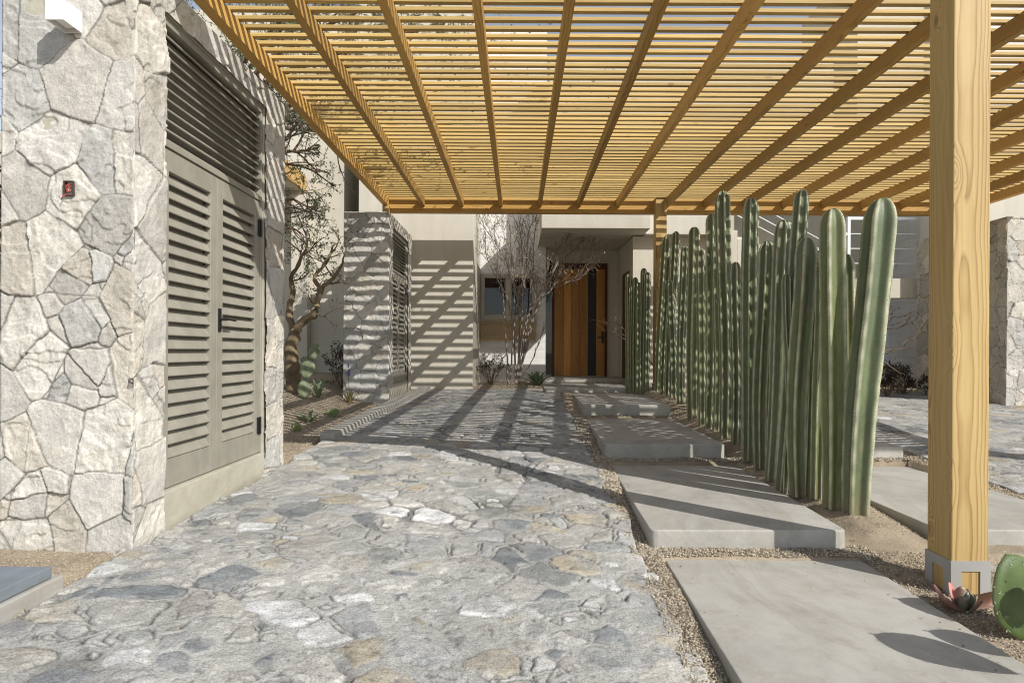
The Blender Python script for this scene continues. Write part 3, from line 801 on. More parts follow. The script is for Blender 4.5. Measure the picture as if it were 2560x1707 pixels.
hp(bx(-9.0, -3.2, 15.5, 16.2, g0, CAMZ + 8.5), "wall", M['cream'])
# canopy at the left with timber edge
hp(bx(-6.2, -4.36, 10.9, 12.598, CAMZ + 3.22, CAMZ + 3.45), "canopy", M['cream'], 0.1)
hp(bx(-4.355, -4.31, 10.9, 12.55, CAMZ + 3.20, CAMZ + 3.52), "canopy_edge", M['slat_wood'])
# right of the entrance: stair wall, parapet, railing
hp(bx(4.9, 9.4, 16.2, 16.8, g0, CAMZ + 5.0), "wall", M['cream'])
st = MB()
for i in range(7):
    st.box(4.02 + 0.26 * i, 4.28 + 0.26 * i, 12.85, 12.955, g0, CAMZ + 2.72 - 0.19 * i)
hp(st, "stair_wall", M['cream'])
hp(bx(7.0, 8.75, 13.30, 13.5, CAMZ + 1.18, CAMZ + 1.60), "parapet", M['cream'])
hp(bx(8.62, 8.9, 12.9, 13.295, g0, CAMZ + 3.1), "pillar", M['cream'])
hp(bx(4.9, 7.1, 13.6, 13.8, g0, CAMZ + 1.2), "wall", M['cream'])
r = MB()
r.box(7.10, 7.16, 13.36, 13.42, CAMZ + 1.602, CAMZ + 2.93); r.box(7.16, 8.61, 13.36, 13.42, CAMZ + 2.87, CAMZ + 2.93)
for zz in (1.93, 2.25, 2.57): r.tube([(7.16, 13.39, CAMZ + zz), (8.61, 13.39, CAMZ + zz)], [0.011, 0.011], 6)
for k in range(3): r.tube([(4.7 + 0.42 * k, 13.39, CAMZ + 2.95 + 0.02), (6.55, 13.39, CAMZ + 2.95 - (6.55 - 4.7 - 0.42 * k) * 0.52)], [0.011, 0.011], 6)
r.tube([(6.2, 13.39, CAMZ + 2.02), (7.12, 13.39, CAMZ + 2.58)], [0.035, 0.035], 6)
r.tube([(6.3, 13.39, CAMZ + 1.72), (7.12, 13.39, CAMZ + 2.2)], [0.011, 0.011], 6)
hp(r, "railing", M['whitepaint'], 0)
# front door
d = hp(bx(0.80, 0.86, YD - 0.05, YD - 0.002, CAMZ - 0.6, CAMZ + 2.10), "front_door", M['frame_wood'])
hp(bx(2.06, 2.12, YD - 0.05, YD - 0.002, CAMZ - 0.6, CAMZ + 2.10), "frame", M['frame_wood'], parent=d)
hp(bx(0.86, 2.06, YD - 0.05, YD - 0.002, CAMZ + 1.96, CAMZ + 2.10), "frame", M['frame_wood'], parent=d)
for a, b_ in ((0.86, 1.075), (1.08, 1.26), (1.265, 1.455), (1.46, 1.66), (1.86, 2.058)):
    hp(bx(a, b_, YD - 0.040, YD - 0.003, CAMZ - 0.575, CAMZ + 1.958), "plank", M['door_wood'], 0.003, d)
hp(bx(1.663, 1.857, YD - 0.036, YD - 0.003, CAMZ - 0.575, CAMZ + 1.958), "black_strip", M['blackglass'], 0, d)
hm = MB(); hm.box(1.985, 2.035, YD - 0.052, YD - 0.0405, CAMZ + 0.20, CAMZ + 0.47)
hm.tube([(2.01, YD - 0.05, CAMZ + 0.335), (2.01, YD - 0.10, CAMZ + 0.335)], [0.013] * 2, 8); hm.tube([(2.02, YD - 0.10, CAMZ + 0.335), (1.88, YD - 0.10, CAMZ + 0.335)], [0.013] * 2, 8)
hp(hm, "handle", M['black'], 0, d)
# sidelight
s_ = hp(bx(0.645, 0.665, YD - 0.06, YD - 0.002, CAMZ - 0.6, CAMZ + 2.2), "sidelight", M['winframe'])
hp(bx(0.665, 0.80, YD - 0.03, YD - 0.002, CAMZ - 0.55, CAMZ + 2.2), "pane", M['glass'], 0, s_)
# window in the white wall
ww = MB(); x0, x1, z0, z1 = -0.885, 0.42, CAMZ + 0.72, CAMZ + 1.80; fy0, fy1 = 14.44, 14.498
for (a, b_, c, e) in ((x0, x0 + 0.10, z0, z1), (x1 - 0.10, x1, z0, z1), (x0 + 0.10, x1 - 0.10, z1 - 0.10, z1), (x0 + 0.10, x1 - 0.10, z0, z0 + 0.12), (-0.30, -0.16, z0 + 0.12, z1 - 0.10)):
    ww.box(a, b_, fy0, fy1, c, e)
w = hp(ww, "window", M['winframe'])
hp(bx(x0 + 0.10, -0.30, 14.466, 14.49, z0 + 0.12, z1 - 0.10), "pane", M['glass'], 0, w)
hp(bx(-0.16, x1 - 0.10, 14.466, 14.49, z0 + 0.12, z1 - 0.10), "pane", M['glass'], 0, w)
hp(bx(-0.36, -0.32, 14.42, 14.439, z0 + 0.13, z0 + 0.19), "latch", M['plastic'], 0.003, w)
sp = MB()
for i in range(10): sp.box(x0, x1, 14.45, 14.497, CAMZ + 0.245 + i * 0.047, CAMZ + 0.270 + i * 0.047)
hp(sp, "slat_panel", M['slat_wood'], 0.002)
for zc in (CAMZ + 0.79, CAMZ + 0.515):
    hp(bx(2.28, 2.35, YD - 0.012, YD - 0.001, zc - 0.06, zc + 0.06), "light_switch", M['plastic'], 0.004)
hp(bx(1.65, 1.73, 13.3, 13.38, CAMZ + 2.395, CAMZ + 2.409), "ceiling_light", M['plastic'], 0.003)
hp(bx(2.382, 2.3885, 13.35, 14.2, CAMZ - 0.6, CAMZ + 1.75), "side_door", M['frame_wood'])
nb = thing("neighbouring_house", "grey shaded upper storey of the house at far right", "house", (10.5, 14.5, g0))
bx(7.75, 9.9, 14.2, 17, CAMZ + 5.0, CAMZ + 9.0).build("upper_wall", M['cream'], nb, nb.location)
bx(9.9, 14.5, 13.6, 17, g0, CAMZ + 9.6).build("wall", M['white'], nb, nb.location)
bx(8.95, 13.5, 12.6, 13.59, g0, CAMZ + 4.2).build("wall", M['cream'], nb, nb.location)

# ------------------------------------------------------------------ columnar cacti
def cactus(base, top, r, ribs, seed, corky=0.0, wob=0.06, turn=None):
    rs = np.random.default_rng(seed)
    base = np.array(base); top = np.array(top)
    Lh = np.linalg.norm(top - base)
    nv = int(40 + Lh * 22)
    pr = 16; nt_ = ribs * pr
    turn0 = rs.uniform(0, 6.28)
    th = np.arange(nt_) / nt_ * 2 * np.pi + (turn0 if turn is None else turn)
    fr = (np.arange(nt_) % pr) / pr
    tt = np.minimum(fr, 1 - fr) * 2                     # 0 crest, 1 groove
    prof = 1 - 0.36 * np.sin(np.clip((tt - 0.10) / 0.90, 0, 1) * np.pi / 2) ** 1.05
    cap = min(0.45, 1.15 * r / Lh * 1.6)
    v = np.concatenate([np.linspace(0, 1 - cap, nv - 14), 1 - cap + cap * np.sin(np.linspace(0, np.pi / 2, 15))[1:]])
    Vv, T = np.meshgrid(v, th, indexing='ij'); TT = np.broadcast_to(tt, Vv.shape)
    s = np.where(Vv > 1 - cap, np.sqrt(np.clip(1 - ((Vv - (1 - cap)) / cap) ** 2, 0, 1)) ** 0.85, 1.0)
    s = s * (0.88 + 0.16 * smooth(0, 0.5, Vv)) * (1 + wob * fbm(Vv * Lh * 1.6, Vv * 0 + seed, seed, 3))
    pinch = 1 - 0.04 * np.exp(-((Vv - rs.uniform(.35, .7)) / 0.01) ** 2)
    ribid = np.floor(np.arange(nt_) / pr + 0.5) % ribs
    ribw = fbm(Vv * Lh * 2.5, np.broadcast_to(ribid, Vv.shape) * 7.7 + seed, seed + 3, 3)
    crest = np.clip(1 - TT * 5.5, 0, 1)
    scal = 0.016 * np.sin(Vv * Lh * 2 * np.pi / 0.024 + ribid * 1.3)
    rad = r * s * pinch * (np.broadcast_to(prof, Vv.shape) * (1 + 0.05 * ribw) + crest * (scal + 0.05 * ribw))
    sway = rs.normal(0, 0.011, 2)
    cx = base[0] + (top[0] - base[0]) * Vv ** 1.1 + sway[0] * np.sin(Vv * 5.0)
    cy = base[1] + (top[1] - base[1]) * Vv + sway[1] * np.sin(Vv * 4.0)
    cz = base[2] + (top[2] - base[2]) * Vv
    P = smear([cx + rad * np.cos(T), cy + rad * np.sin(T), cz])
    tip = np.array([[top[0], top[1], top[2] - 0.004]])
    hue = rs.uniform(-0.6, 1.6); val = rs.uniform(0.85, 1.2)
    body = np.array([0.120 + 0.018 * hue, 0.147 + 0.011 * hue, 0.069 - 0.009 * hue])
    deep = np.array([0.086, 0.104, 0.048])
    n1 = fbm(Vv * Lh * 3, T * 1.6, seed + 7, 4)[..., None]; n2 = fbm(Vv * Lh * 12, T * 4, seed + 9, 3)[..., None]
    C = body * (1 - TT[..., None] * 0.35) + deep * TT[..., None] * 0.35
    C = C * val * (1 + 0.30 * n1 + 0.24 * n2)
    yl = smooth(0.1, 0.9, fbm(Vv * Lh * 0.9, T * 1.2 + 9, seed + 13, 3) + 0.1 + corky)[..., None] * 0.45
    C = C * (1 - yl) + np.array([0.185, 0.175, 0.06]) * yl
    blue = smooth(0.55, 1.0, Vv)[..., None] * 0.35
    C = C * (1 - blue) + np.array([0.118, 0.146, 0.096]) * blue
    dots = 0.82 + 0.18 * np.sin(Vv * Lh * 2 * np.pi / 0.024 + ribid * 1.3)
    cr = (np.clip(1.5 - TT * 4.2, 0, 1) * dots)[..., None] * 0.9
    C = C * (1 - cr) + np.array([0.52, 0.52, 0.36]) * cr
    cork = np.maximum(smooth(0.42, 0.62, fbm(Vv * Lh * 4, T * 2, seed + 17, 4)), smooth(0.22, 0.0, Vv * Lh + 0.12 * fbm(T * 2, Vv * 9, seed + 19, 3)) * 0.8)[..., None] * 0.65
    C = C * (1 - cork) + np.array([0.22, 0.17, 0.11]) * cork
    nvv = P.shape[0]
    F = []
    i = np.arange((nvv - 1) * nt_); a = i // nt_; b_ = i % nt_
    F = np.stack([a * nt_ + b_, a * nt_ + (b_ + 1) % nt_, (a + 1) * nt_ + (b_ + 1) % nt_, (a + 1) * nt_ + b_], 1)
    o = mesh_obj("columnar_cactus", P, F, M['cactus'], None, tuple(base), True, C.reshape(-1, 3))
    # pale spine clusters along every rib crest
    nA = int(Lh / 0.027); SV = []; va = np.linspace(0.01, 0.995, nA)
    for k in range(ribs):
        c = np.stack([np.interp(va, v, P[:, k * pr, q]) for q in range(3)], 1)
        ax_ = np.stack([np.interp(va, v, q_[:, 0]) for q_ in (cx, cy, cz)], 1)
        out = c - ax_; out /= np.linalg.norm(out, axis=1, keepdims=True) + 1e-9
        tan = np.cross(out, [0, 0, 1.0])
        for q in range(3):
            d_ = out * rs.uniform(0.4, 1.0, (nA, 1)) + tan * rs.normal(0, 0.7, (nA, 1)) + np.array([0, 0, 1.0]) * rs.normal(0, 0.6, (nA, 1))
            d_ /= np.linalg.norm(d_, axis=1, keepdims=True)
            L_ = rs.uniform(0.008, 0.017, (nA, 1)); sd_ = np.cross(d_, out + 0.3) * 0.0022
            SV.append(np.stack([c - out * 0.003 - sd_, c - out * 0.003 + sd_, c + d_ * L_], 1))
    SV = np.concatenate(SV).reshape(-1, 3)
    so = mesh_obj("spines", SV - base, np.arange(len(SV)).reshape(-1, 3), M['spine'], o)
    so["kind"] = "stuff"
    return o
F_ = 1422.0
# crown x, crown y, foot x, foot y, breadth: read off the row and turned into metres at each foot's distance
CX = [
 (60, 430, 55, 935, 30, "slim pale-crowned cactus at the far end of the row, by the entrance"),
 (90, 447, 85, 948, 27, "second slim cactus from the entrance end of the row"),
 (70, 482, 70, 945, 24, "low slim cactus squeezed between the two nearest the entrance"),
 (106, 470, 100, 955, 25, "short slender cactus in the middle of the cluster beyond the rear post"),
 (126, 405, 118, 958, 28, "tallest cactus of the cluster beyond the rear post"),
 (142, 424, 138, 962, 28, "cactus standing tight against the left of the rear post"),
 (232, 258, 192, 975, 36, "tall cactus just right of the rear timber post"),
 (242, 350, 215, 990, 30, "shorter dark cactus behind the one right of the rear post"),
 (272, 236, 240, 998, 38, "straight cactus, second tallest of those just right of the rear post"),
 (254, 461, 264, 1008, 34, "stubby low cactus with a dark crown beside the rear post"),
 (312, 308, 300, 1038, 36, "slim cactus with narrow ribs left of the sun-dappled pair"),
 (354, 218, 352, 1098, 48, "light green sun-dappled cactus, taller of the dappled pair"),
 (390, 312, 396, 1125, 36, "light green sun-dappled cactus, shorter of the dappled pair"),
 (442, 155, 428, 1142, 46, "tall cactus leaning slightly right beside the dappled pair"),
 (468, 300, 462, 1155, 36, "narrow cactus wedged behind the dark giant"),
 (496, 53, 504, 1185, 62, "dark giant cactus reaching into the pergola mid row"),
 (560, 375, 553, 1212, 50, "low round-topped cactus right of the dark giant"),
 (628, 82, 610, 1275, 68, "tall straight cactus with bright spots on its right edge, mid row"),
 (685, 282, 666, 1308, 72, "medium cactus with pointed crown behind the leaning tall one"),
 (770, 188, 716, 1352, 64, "flat-crowned cactus behind the tallest leaning one"),
 (866, 42, 762, 1396, 66, "tallest cactus of all, leaning right under the pergola slats"),
 (800, 430, 797, 1400, 50, "mostly hidden cactus behind the foot of the tallest one"),
 (862, 268, 842, 1425, 88, "stout round-topped cactus in front of the tallest one"),
 (926, 318, 880, 1432, 60, "yellowish ragged-ribbed cactus leaning right near the front"),
 (950, 330, 925, 1450, 62, "cactus half hidden behind the second from the front"),
 (995, 135, 1002, 1492, 108, "broad pale-ribbed cactus, second from the front of the row"),
 (1212, 85, 1108, 1520, 138, "massive frontmost cactus leaning right beside the timber post"),
]
for i, (tx, ty, fx, fy, wd, lab) in enumerate(CX):
    px = lambda a: (1540 + a / 1.844) / 1.0884 - 1190
    py = lambda a: (450 + a / 1.844) / 1.0884 - 806
    bxp, byp, txp, typ = px(fx), py(fy), px(tx), py(ty)
    bxp, byp = bxp + 0.005 * byp, byp - 0.005 * bxp; txp, typ = txp + 0.005 * typ, typ - 0.005 * txp
    Y = 1.4175 / (byp / F_ + 0.062)
    if Y > 11.1: Y = min(12.1, 11.1 + (Y - 11.1) * 0.25)
    h = byp * Y / F_
    r = wd / 1.844 / 1.0884 * Y / F_ / 2 * 1.07
    b0 = (bxp * Y / F_, Y, min(CAMZ - h - 0.03, gz(bxp * Y / F_, Y) + 0.0))
    t0 = (txp * Y / F_, Y + random.uniform(-.04, .04), CAMZ - typ * Y / F_)
    o = cactus(b0, t0, r, random.choice([5, 6, 6, 7]) if i < 25 else 5, 100 + i * 7, corky=0.7 if "yellowish" in lab else (0.25 if "light green" in lab else 0.0), wob=0.16 if "ragged" in lab else 0.05, turn={25: R(-62), 26: R(-68)}.get(i))
    tag(o, lab, "cactus", "columnar cacti in the row")

EXTRA = [(2.68, 5.00, 0.80, 0.072, "foremost added back row cactus behind the stout round-topped one"),  # plants added behind the row to close lit gaps in its shadow
         (2.76, 5.38, 0.90, 0.065, "added back row cactus farther right of the flat-crowned one"),
         (2.74, 5.62, 0.92, 0.065, "added back row cactus behind the medium pointed one"),
         (2.66, 5.33, 0.85, 0.07, "added cactus tucked behind the flat-crowned one, nearest of the back row"),
         (2.70, 6.05, 0.95, 0.07, "added back row cactus behind the tall straight bright-spotted one"),
         (2.64, 6.36, 0.88, 0.065, "low added back row cactus right behind the low round-topped one"),
         (2.66, 7.08, 1.05, 0.07, "added back row cactus hidden behind the dark giant"),
         (2.62, 7.95, 1.05, 0.06, "added back row cactus peeking between the dappled pair and its neighbour"),
         (2.64, 8.55, 1.20, 0.065, "added back row cactus left behind the taller dappled one"),
         (2.58, 8.95, 1.25, 0.06, "added back row cactus just left of the dappled pair"),
         (2.62, 9.20, 1.10, 0.06, "short added back row cactus beside the slim narrow-ribbed one"),
         (2.66, 10.0, 1.15, 0.06, "added back row cactus behind the stubby dark-crowned one")]
for i, (ex, ey, ez, er, lab) in enumerate(EXTRA):
    o = cactus((ex, ey, gz(ex, ey) - 0.02), (ex + random.uniform(-.05, .08), ey + random.uniform(-.05, .05), CAMZ + ez), er, random.choice([5, 6, 6]), 900 + i * 7)
    tag(o, lab, "cactus", "columnar cacti in the row")

# ------------------------------------------------------------------ gravel and litter (stuff)
def gravel(name, regions, seed, mat=None, stray=()):
    rs = np.random.default_rng(seed)
    P = []; S = []
    for (x0, x1, y0, y1, n_, smin, smax, slope) in regions:
        y = y0 * (y1 / y0) ** rs.random(n_) if y0 > 0.5 else rs.uniform(y0, y1, n_)
        x = rs.uniform(x0, x1, n_) + slope * (y - y0)
        P.append(np.stack([x, y], 1)); S.append(rs.uniform(smin, smax, n_) * np.clip(y / 4.5, 0.8, 1.25))
    P = np.concatenate(P); S = np.concatenate(S)
    ok = ~in_slab(P[:, 0], P[:, 1]); P = P[ok]; S = S[ok]; N = len(P)
    z = terr(P[:, 0], P[:, 1]) + gnoise(P[:, 0], P[:, 1]) - 0.002
    for (x0, x1, y0, y1, zt, n_) in stray:
        q = np.stack([rs.uniform(x0, x1, n_), rs.uniform(y0, y1, n_)], 1)
        P = np.concatenate([P, q]); z = np.concatenate([z, np.full(n_, zt + 0.001)]); S = np.concatenate([S, rs.uniform(0.003, 0.007, n_)])
    N = len(P)
    dirs = np.array([(1, 0, 0), (0, 1, 0), (-1, 0, 0), (0, -1, 0), (0, 0, 1), (0, 0, -1)], float)
    V = dirs[None] * (S[:, None, None] * rs.uniform(0.55, 1.25, (N, 6, 1)))
    a = rs.uniform(0, 6.28, N); ca, sa = np.cos(a)[:, None], np.sin(a)[:, None]
    x = V[..., 0] * ca - V[..., 1] * sa * 0.75; y = V[..., 0] * sa + V[..., 1] * ca * 0.75
    W = np.stack([x + P[:, :1], y + P[:, 1:], V[..., 2] * 0.6 + z[:, None] + rs.uniform(0, 0.008, (N, 1))], -1)
    T = np.array([(0, 1, 4), (1, 2, 4), (2, 3, 4), (3, 0, 4), (1, 0, 5), (2, 1, 5), (3, 2, 5), (0, 3, 5)])
    F = (np.arange(N)[:, None, None] * 6 + T[None]).reshape(-1, 3)
    o = mesh_obj(name, W.reshape(-1, 3), F, mat or M['pebble'], None, (0, 0, 0))
    return o
o = gravel("gravel", [
    (0.70, 0.94, 1.8, 9.0, 16000, 0.005, 0.011, 0.010),
    (0.75, 2.25, 3.80, 4.03, 4200, 0.005, 0.011, 0), (0.8, 2.35, 6.24, 6.45, 3000, 0.004, 0.009, 0), (0.92, 2.3, 8.82, 9.04, 1200, 0.004, 0.009, 0),
    (2.04, 2.85, 1.9, 3.9, 9000, 0.004, 0.011, 0.0), (2.18, 2.82, 4.1, 11.0, 4500, 0.003, 0.008, 0.0),
    (4.0, 4.3, 3.5, 11.5, 3500, 0.005, 0.010, 0.0), (2.8, 4.1, 6.34, 6.55, 900, 0.005, 0.01, 0),
    (-3.0, -2.05, 2.7, 3.36, 2500, 0.003, 0.008, 0), (-4.6, -2.12, 5.4, 9.8, 9000, 0.004, 0.009, 0), (-0.9, 0.55, 12.0, 14.4, 2500, 0.005, 0.010, 0)], 5,
    stray=[(1.0, 2.05, 3.55, 3.8, h1, 14), (0.88, 1.0, 1.9, 3.7, h1, 22), (1.9, 2.1, 1.9, 3.7, h1, 26), (0.9, 1.1, 4.1, 6.1, h2, 14), (1.95, 2.12, 4.1, 6.1, h2, 22), (2.0, 2.15, 6.5, 8.7, h3, 16), (1.0, 2.0, 2.0, 3.6, h1, 8)])
tag(o, "tan pea gravel around the slabs and in the planting beds", "gravel", kind="stuff")
o = gravel("fallen_petals", [(-2.9, -2.15, 2.75, 3.3, 60, 0.004, 0.008, 0), (2.05, 2.6, 1.9, 3.4, 420, 0.004, 0.008, 0)], 8, M['litter'])
tag(o, "pale and violet fallen petals scattered on the gravel", "petals", kind="stuff")

# ------------------------------------------------------------------ plants
class Leaves:
    def __init__(s): s.v = []; s.f = []
    def quad(s, p, d, n_, L, w):
        d = Vector(d).normalized(); a = d.cross(Vector(n_))
        if a.length < 1e-4: a = d.cross(Vector((0.3, 0.9, 0.1)))
        a.normalize(); p = Vector(p); i = len(s.v)
        s.v += [tuple(p), tuple(p + d * L * 0.5 + a * w * 0.5), tuple(p + d * L), tuple(p + d * L * 0.5 - a * w * 0.5)]
        s.f.append((i, i + 1, i + 2, i + 3))
    def build(s, name, mat, parent=None, loc=(0, 0, 0)):
        return mesh_obj(name, s.v, s.f, mat, parent, loc)

def rvec(k=1.0): return Vector((random.gauss(0, k), random.gauss(0, k), random.gauss(0, k)))

def grow(mb, lv, p, d, L, r, lvl, cfg):
    """a limb that wanders, tapers, forks; the last levels carry leaves"""
    n_ = cfg.get('seg', 5); pts = [Vector(p)]; rad = [r]; dd = Vector(d).normalized(); kids = []
    for k in range(n_):
        if cfg.get('avoid') and k and cfg['avoid'](pts[-1] + dd * L / n_ * 1.4): break
        dd = (dd + rvec(cfg['wander'] * (1.0 if lvl else 0.7)) + Vector((0, 0, cfg.get('up', 0.0)))).normalized()
        pts.append(pts[-1] + dd * L / n_); rad.append(max(r * (1 - (k + 1) / n_ * (1 - cfg['taper'])), cfg.get('rmin', 0.0016)))
        kids.append((pts[-1].copy(), dd.copy(), rad[-1]))
    if len(pts) < 2 or not kids: return
    mb.tube(pts, rad, 7 if r > 0.03 else (5 if r > 0.008 else 4))
    if lvl >= cfg['levels']:
        for (q, dq, rr) in kids:
            for _ in range(cfg['leaves']):
                if random.random() < cfg.get('p_leaf', 1): 
                    ld = (dq * 0.5 + rvec(0.6) + Vector((0, 0, cfg.get('droop', 0)))).normalized()
                    lv.quad(q + rvec(0.012), ld, rvec(), random.uniform(*cfg['ll']), random.uniform(*cfg['lw']))
        return
    nk = cfg['kids'][lvl]
    for i in range(nk):
        q, dq, rr = kids[-1] if i == 0 else random.choice(kids[1:] or kids)
        nd2 = (dq + rvec(cfg['spread'])).normalized()
        grow(mb, lv, q, nd2, L * random.uniform(*cfg['shrink']), min(rr, r * 0.85) * random.uniform(0.6, 0.9), lvl + 1, cfg)

# old twisted tree in the left bed
random.seed(21)
bz = gz(-3.32, 9.2)
t = thing("twisted_tree", "gnarled small tree with golden flaking bark in left bed", "tree", (-3.32, 9.2, bz))
tr, br, lv = MB(), MB(), Leaves()
def limb(mb, pts, r0, r1, n_=9):
    P = [Vector(p) for p in pts]; out = []
    for i in range(len(P) - 1):
        for k in range(4):
            s = k / 4; a = P[max(i - 1, 0)]; b_ = P[i]; c = P[i + 1]; d_ = P[min(i + 2, len(P) - 1)]
            out.append(0.5 * ((2 * b_) + (c - a) * s + (2 * a - 5 * b_ + 4 * c - d_) * s * s + (3 * b_ - a - 3 * c + d_) * s ** 3))
    out.append(P[-1]); m_ = len(out)
    mb.tube([o_ + rvec(0.008) for o_ in out], [(r0 + (r1 - r0) * k / (m_ - 1)) * (1 + 0.10 * math.sin(k * 2.1)) for k in range(m_)], n_)
    return out
A = lambda x, y, Y=9.2: ((x - 1190) / F_ * Y, Y, CAMZ - (y - 806) / F_ * Y)
limb(tr, [(-3.32, 9.2, bz - 0.1), A(672, 845), A(668, 800), A(678, 760)], 0.125, 0.085)
cfg = dict(seg=5, wander=0.22, taper=0.5, levels=3, leaves=1, kids=[3, 3, 3], spread=0.5, shrink=(0.55, 0.8), ll=(0.025, 0.05), lw=(0.014, 0.024), p_leaf=0.55, up=0.08)
ends = [limb(tr, [A(676, 765), A(700, 735, 9.1), A(725, 722, 9.0), A(728, 690, 9.0), A(745, 660, 9.0), A(765, 640, 9.0), A(790, 600, 9.0)], 0.068, 0.015, 8),
        limb(tr, [A(676, 770), A(664, 720, 9.3), A(672, 680, 9.3), A(668, 640, 9.3), A(690, 600, 9.3), A(705, 560, 9.3)], 0.062, 0.014, 8),
        limb(tr, [A(726, 700, 9.0), A(735, 672, 8.9), A(720, 640, 8.9), A(745, 612, 8.9), A(770, 560, 8.9)], 0.045, 0.012, 7)]
for e in ends:
    for k in range(8, len(e), 3):
        grow(br, lv, e[k], (rvec(0.6) + Vector((0.15, -0.1, 0.6))), random.uniform(0.22, 0.40), 0.014, 1, cfg)
tr.build("trunk", M['bark_gold'], t, t.location, smooth_=True)
br.build("twigs", M['bark_brown'], t, t.location)
lv.build("crown", M['leaf_olive'], t, t.location)

# feathery tree whose crown hangs over the near closet and above the slats
random.seed(8)
t = thing("feathery_tree", "tall feathery leaved tree rising behind the left closet", "tree", (-4.6, 7.6, gz(-4.6, 7.6)))
tr, lv = MB(), Leaves()
limb(tr, [(-4.6, 7.6, gz(-4.6, 7.6) - 0.1), (-4.55, 7.7, 1.6), (-4.4, 7.9, 2.8), (-4.2, 8.1, 3.8), (-4.0, 8.4, 4.8)], 0.12, 0.05)
cfg = dict(seg=6, wander=0.20, taper=0.45, levels=3, leaves=7, kids=[4, 4, 4], spread=0.55, shrink=(0.5, 0.75), ll=(0.03, 0.065), lw=(0.009, 0.017), p_leaf=0.8, droop=-0.35, up=0.0,
           avoid=lambda q: q.x > -2.75 and q.z < 4.35 and q.y > 3.2)
for (p, d_, L) in (((-4.4, 7.9, 2.8), (0.8, 0.1, 0.35), 1.3), ((-4.3, 8.0, 3.2), (0.8, 0.3, 0.25), 1.6), ((-4.2, 8.1, 3.6), (0.9, 0.2, 0.25), 1.6), ((-4.1, 8.2, 4.2), (0.8, 0.4, 0.5), 2.0),
                   ((-4.0, 8.4, 4.8), (0.9, -0.2, 0.6), 2.3), ((-4.0, 8.4, 4.8), (0.5, 0.4, 0.9), 1.8), ((-4.2, 8.1, 3.6), (-0.8, 0.1, 0.5), 1.4), ((-4.4, 7.9, 3.0), (0.7, -0.4, 0.35), 1.1), ((-4.0, 8.4, 4.7), (1.0, 0.2, 0.28), 2.6), ((-4.0, 8.4, 4.8), (1.0, -0.5, 0.45), 2.2), ((-4.1, 8.3, 4.5), (0.9, 0.6, 0.15), 2.2), ((-4.2, 8.1, 3.8), (1.0, -0.1, 0.0), 1.5)):
    grow(tr, lv, p, d_, L, 0.035, 0, cfg)
for (p0, p1, p2) in (((-4.1, 8.3, 4.5), (-2.8, 8.4, 5.2), (-1.0, 8.3, 5.7)), ((-4.1, 8.2, 4.4), (-3.0, 7.6, 4.9), (-1.7, 7.0, 5.2))):
    arm = limb(tr, [p0, p1, p2], 0.04, 0.012, 6)
    for q in arm:
        for _ in range(2): grow(tr, lv, q, rvec(0.5) + Vector((0.4, 0, 0.25)), random.uniform(0.5, 0.8), 0.012, 1, cfg)
tr.build("trunk", M['bark_brown'], t, t.location)
lv.build("crown", M['leaf_feather'], t, t.location)

# many stemmed bare tree before the white wall
random.seed(14)
b0 = Vector((-0.07, 13.0, CAMZ - 0.72))
t = thing("multi_stem_tree", "pale many stemmed tree with sparse dry leaves before white wall", "tree", tuple(b0))
tr, lv = MB(), Leaves()
B = lambda x, y, Y=13.0: Vector(((x - 1190) / F_ * Y, Y, CAMZ - (y - 806) / F_ * Y))
stems = [[(1168, 882), (1163, 800), (1158, 720), (1150, 640), (1138, 560)], [(1170, 880), (1178, 790), (1182, 700), (1175, 610), (1168, 510)],
         [(1186, 882), (1184, 810), (1196, 720), (1205, 640), (1212, 540), (1230, 500)], [(1188, 880), (1205, 790), (1215, 700), (1222, 620), (1228, 520)],
         [(1190, 880), (1206, 800), (1226, 720), (1262, 640), (1310, 580), (1352, 538)], [(1190, 880), (1215, 770), (1240, 690), (1272, 620), (1300, 550), (1310, 510)],
         [(1187, 880), (1199, 800), (1210, 730), (1240, 672), (1290, 655), (1330, 640)], [(1186, 880), (1192, 780), (1188, 690), (1160, 600), (1125, 540)],
         [(1189, 880), (1210, 780), (1232, 700), (1262, 670), (1300, 618), (1335, 600)], [(1185, 880), (1180, 770), (1166, 690), (1120, 600), (1112, 540)],
         [(1192, 880), (1220, 830), (1240, 780), (1248, 755)], [(1187, 880), (1198, 740), (1200, 640), (1196, 560), (1190, 505)]]
cfg = dict(seg=5, wander=0.13, taper=0.4, levels=2, leaves=2, kids=[4, 4], spread=0.42, shrink=(0.55, 0.85), ll=(0.06, 0.13), lw=(0.012, 0.020), p_leaf=0.42, droop=-1.1, up=0.08, rmin=0.0032)
cfg0 = dict(cfg, leaves=0)
for si, sgm in enumerate(stems):
    Y = 12.75 + (si % 5) * 0.12
    pts = [B(x, y, 13.0 if k == 0 else 13.0 + (Y - 13.0) * min(1, k / 2)) for k, (x, y) in enumerate(sgm)]
    out = limb(tr, pts, 0.021 if si != 10 else 0.015, 0.006, 6)
    for k in list(range(5, len(out), 1)):
        q = out[k]; d_ = (out[k] - out[k - 1]).normalized()
        low = q.z < CAMZ + 0.9
        grow(tr, lv, q, (d_ + rvec(0.26) + Vector((-0.12, 0, 0.25))), random.uniform(0.36, 0.65) if not low else 0.22, 0.0068, 1 if not low else 2, cfg if not low else cfg0)
tr.build("stems", M['bark_grey'], t, t.location)
lv.build("crown", M['leaf_tan'], t, t.location)

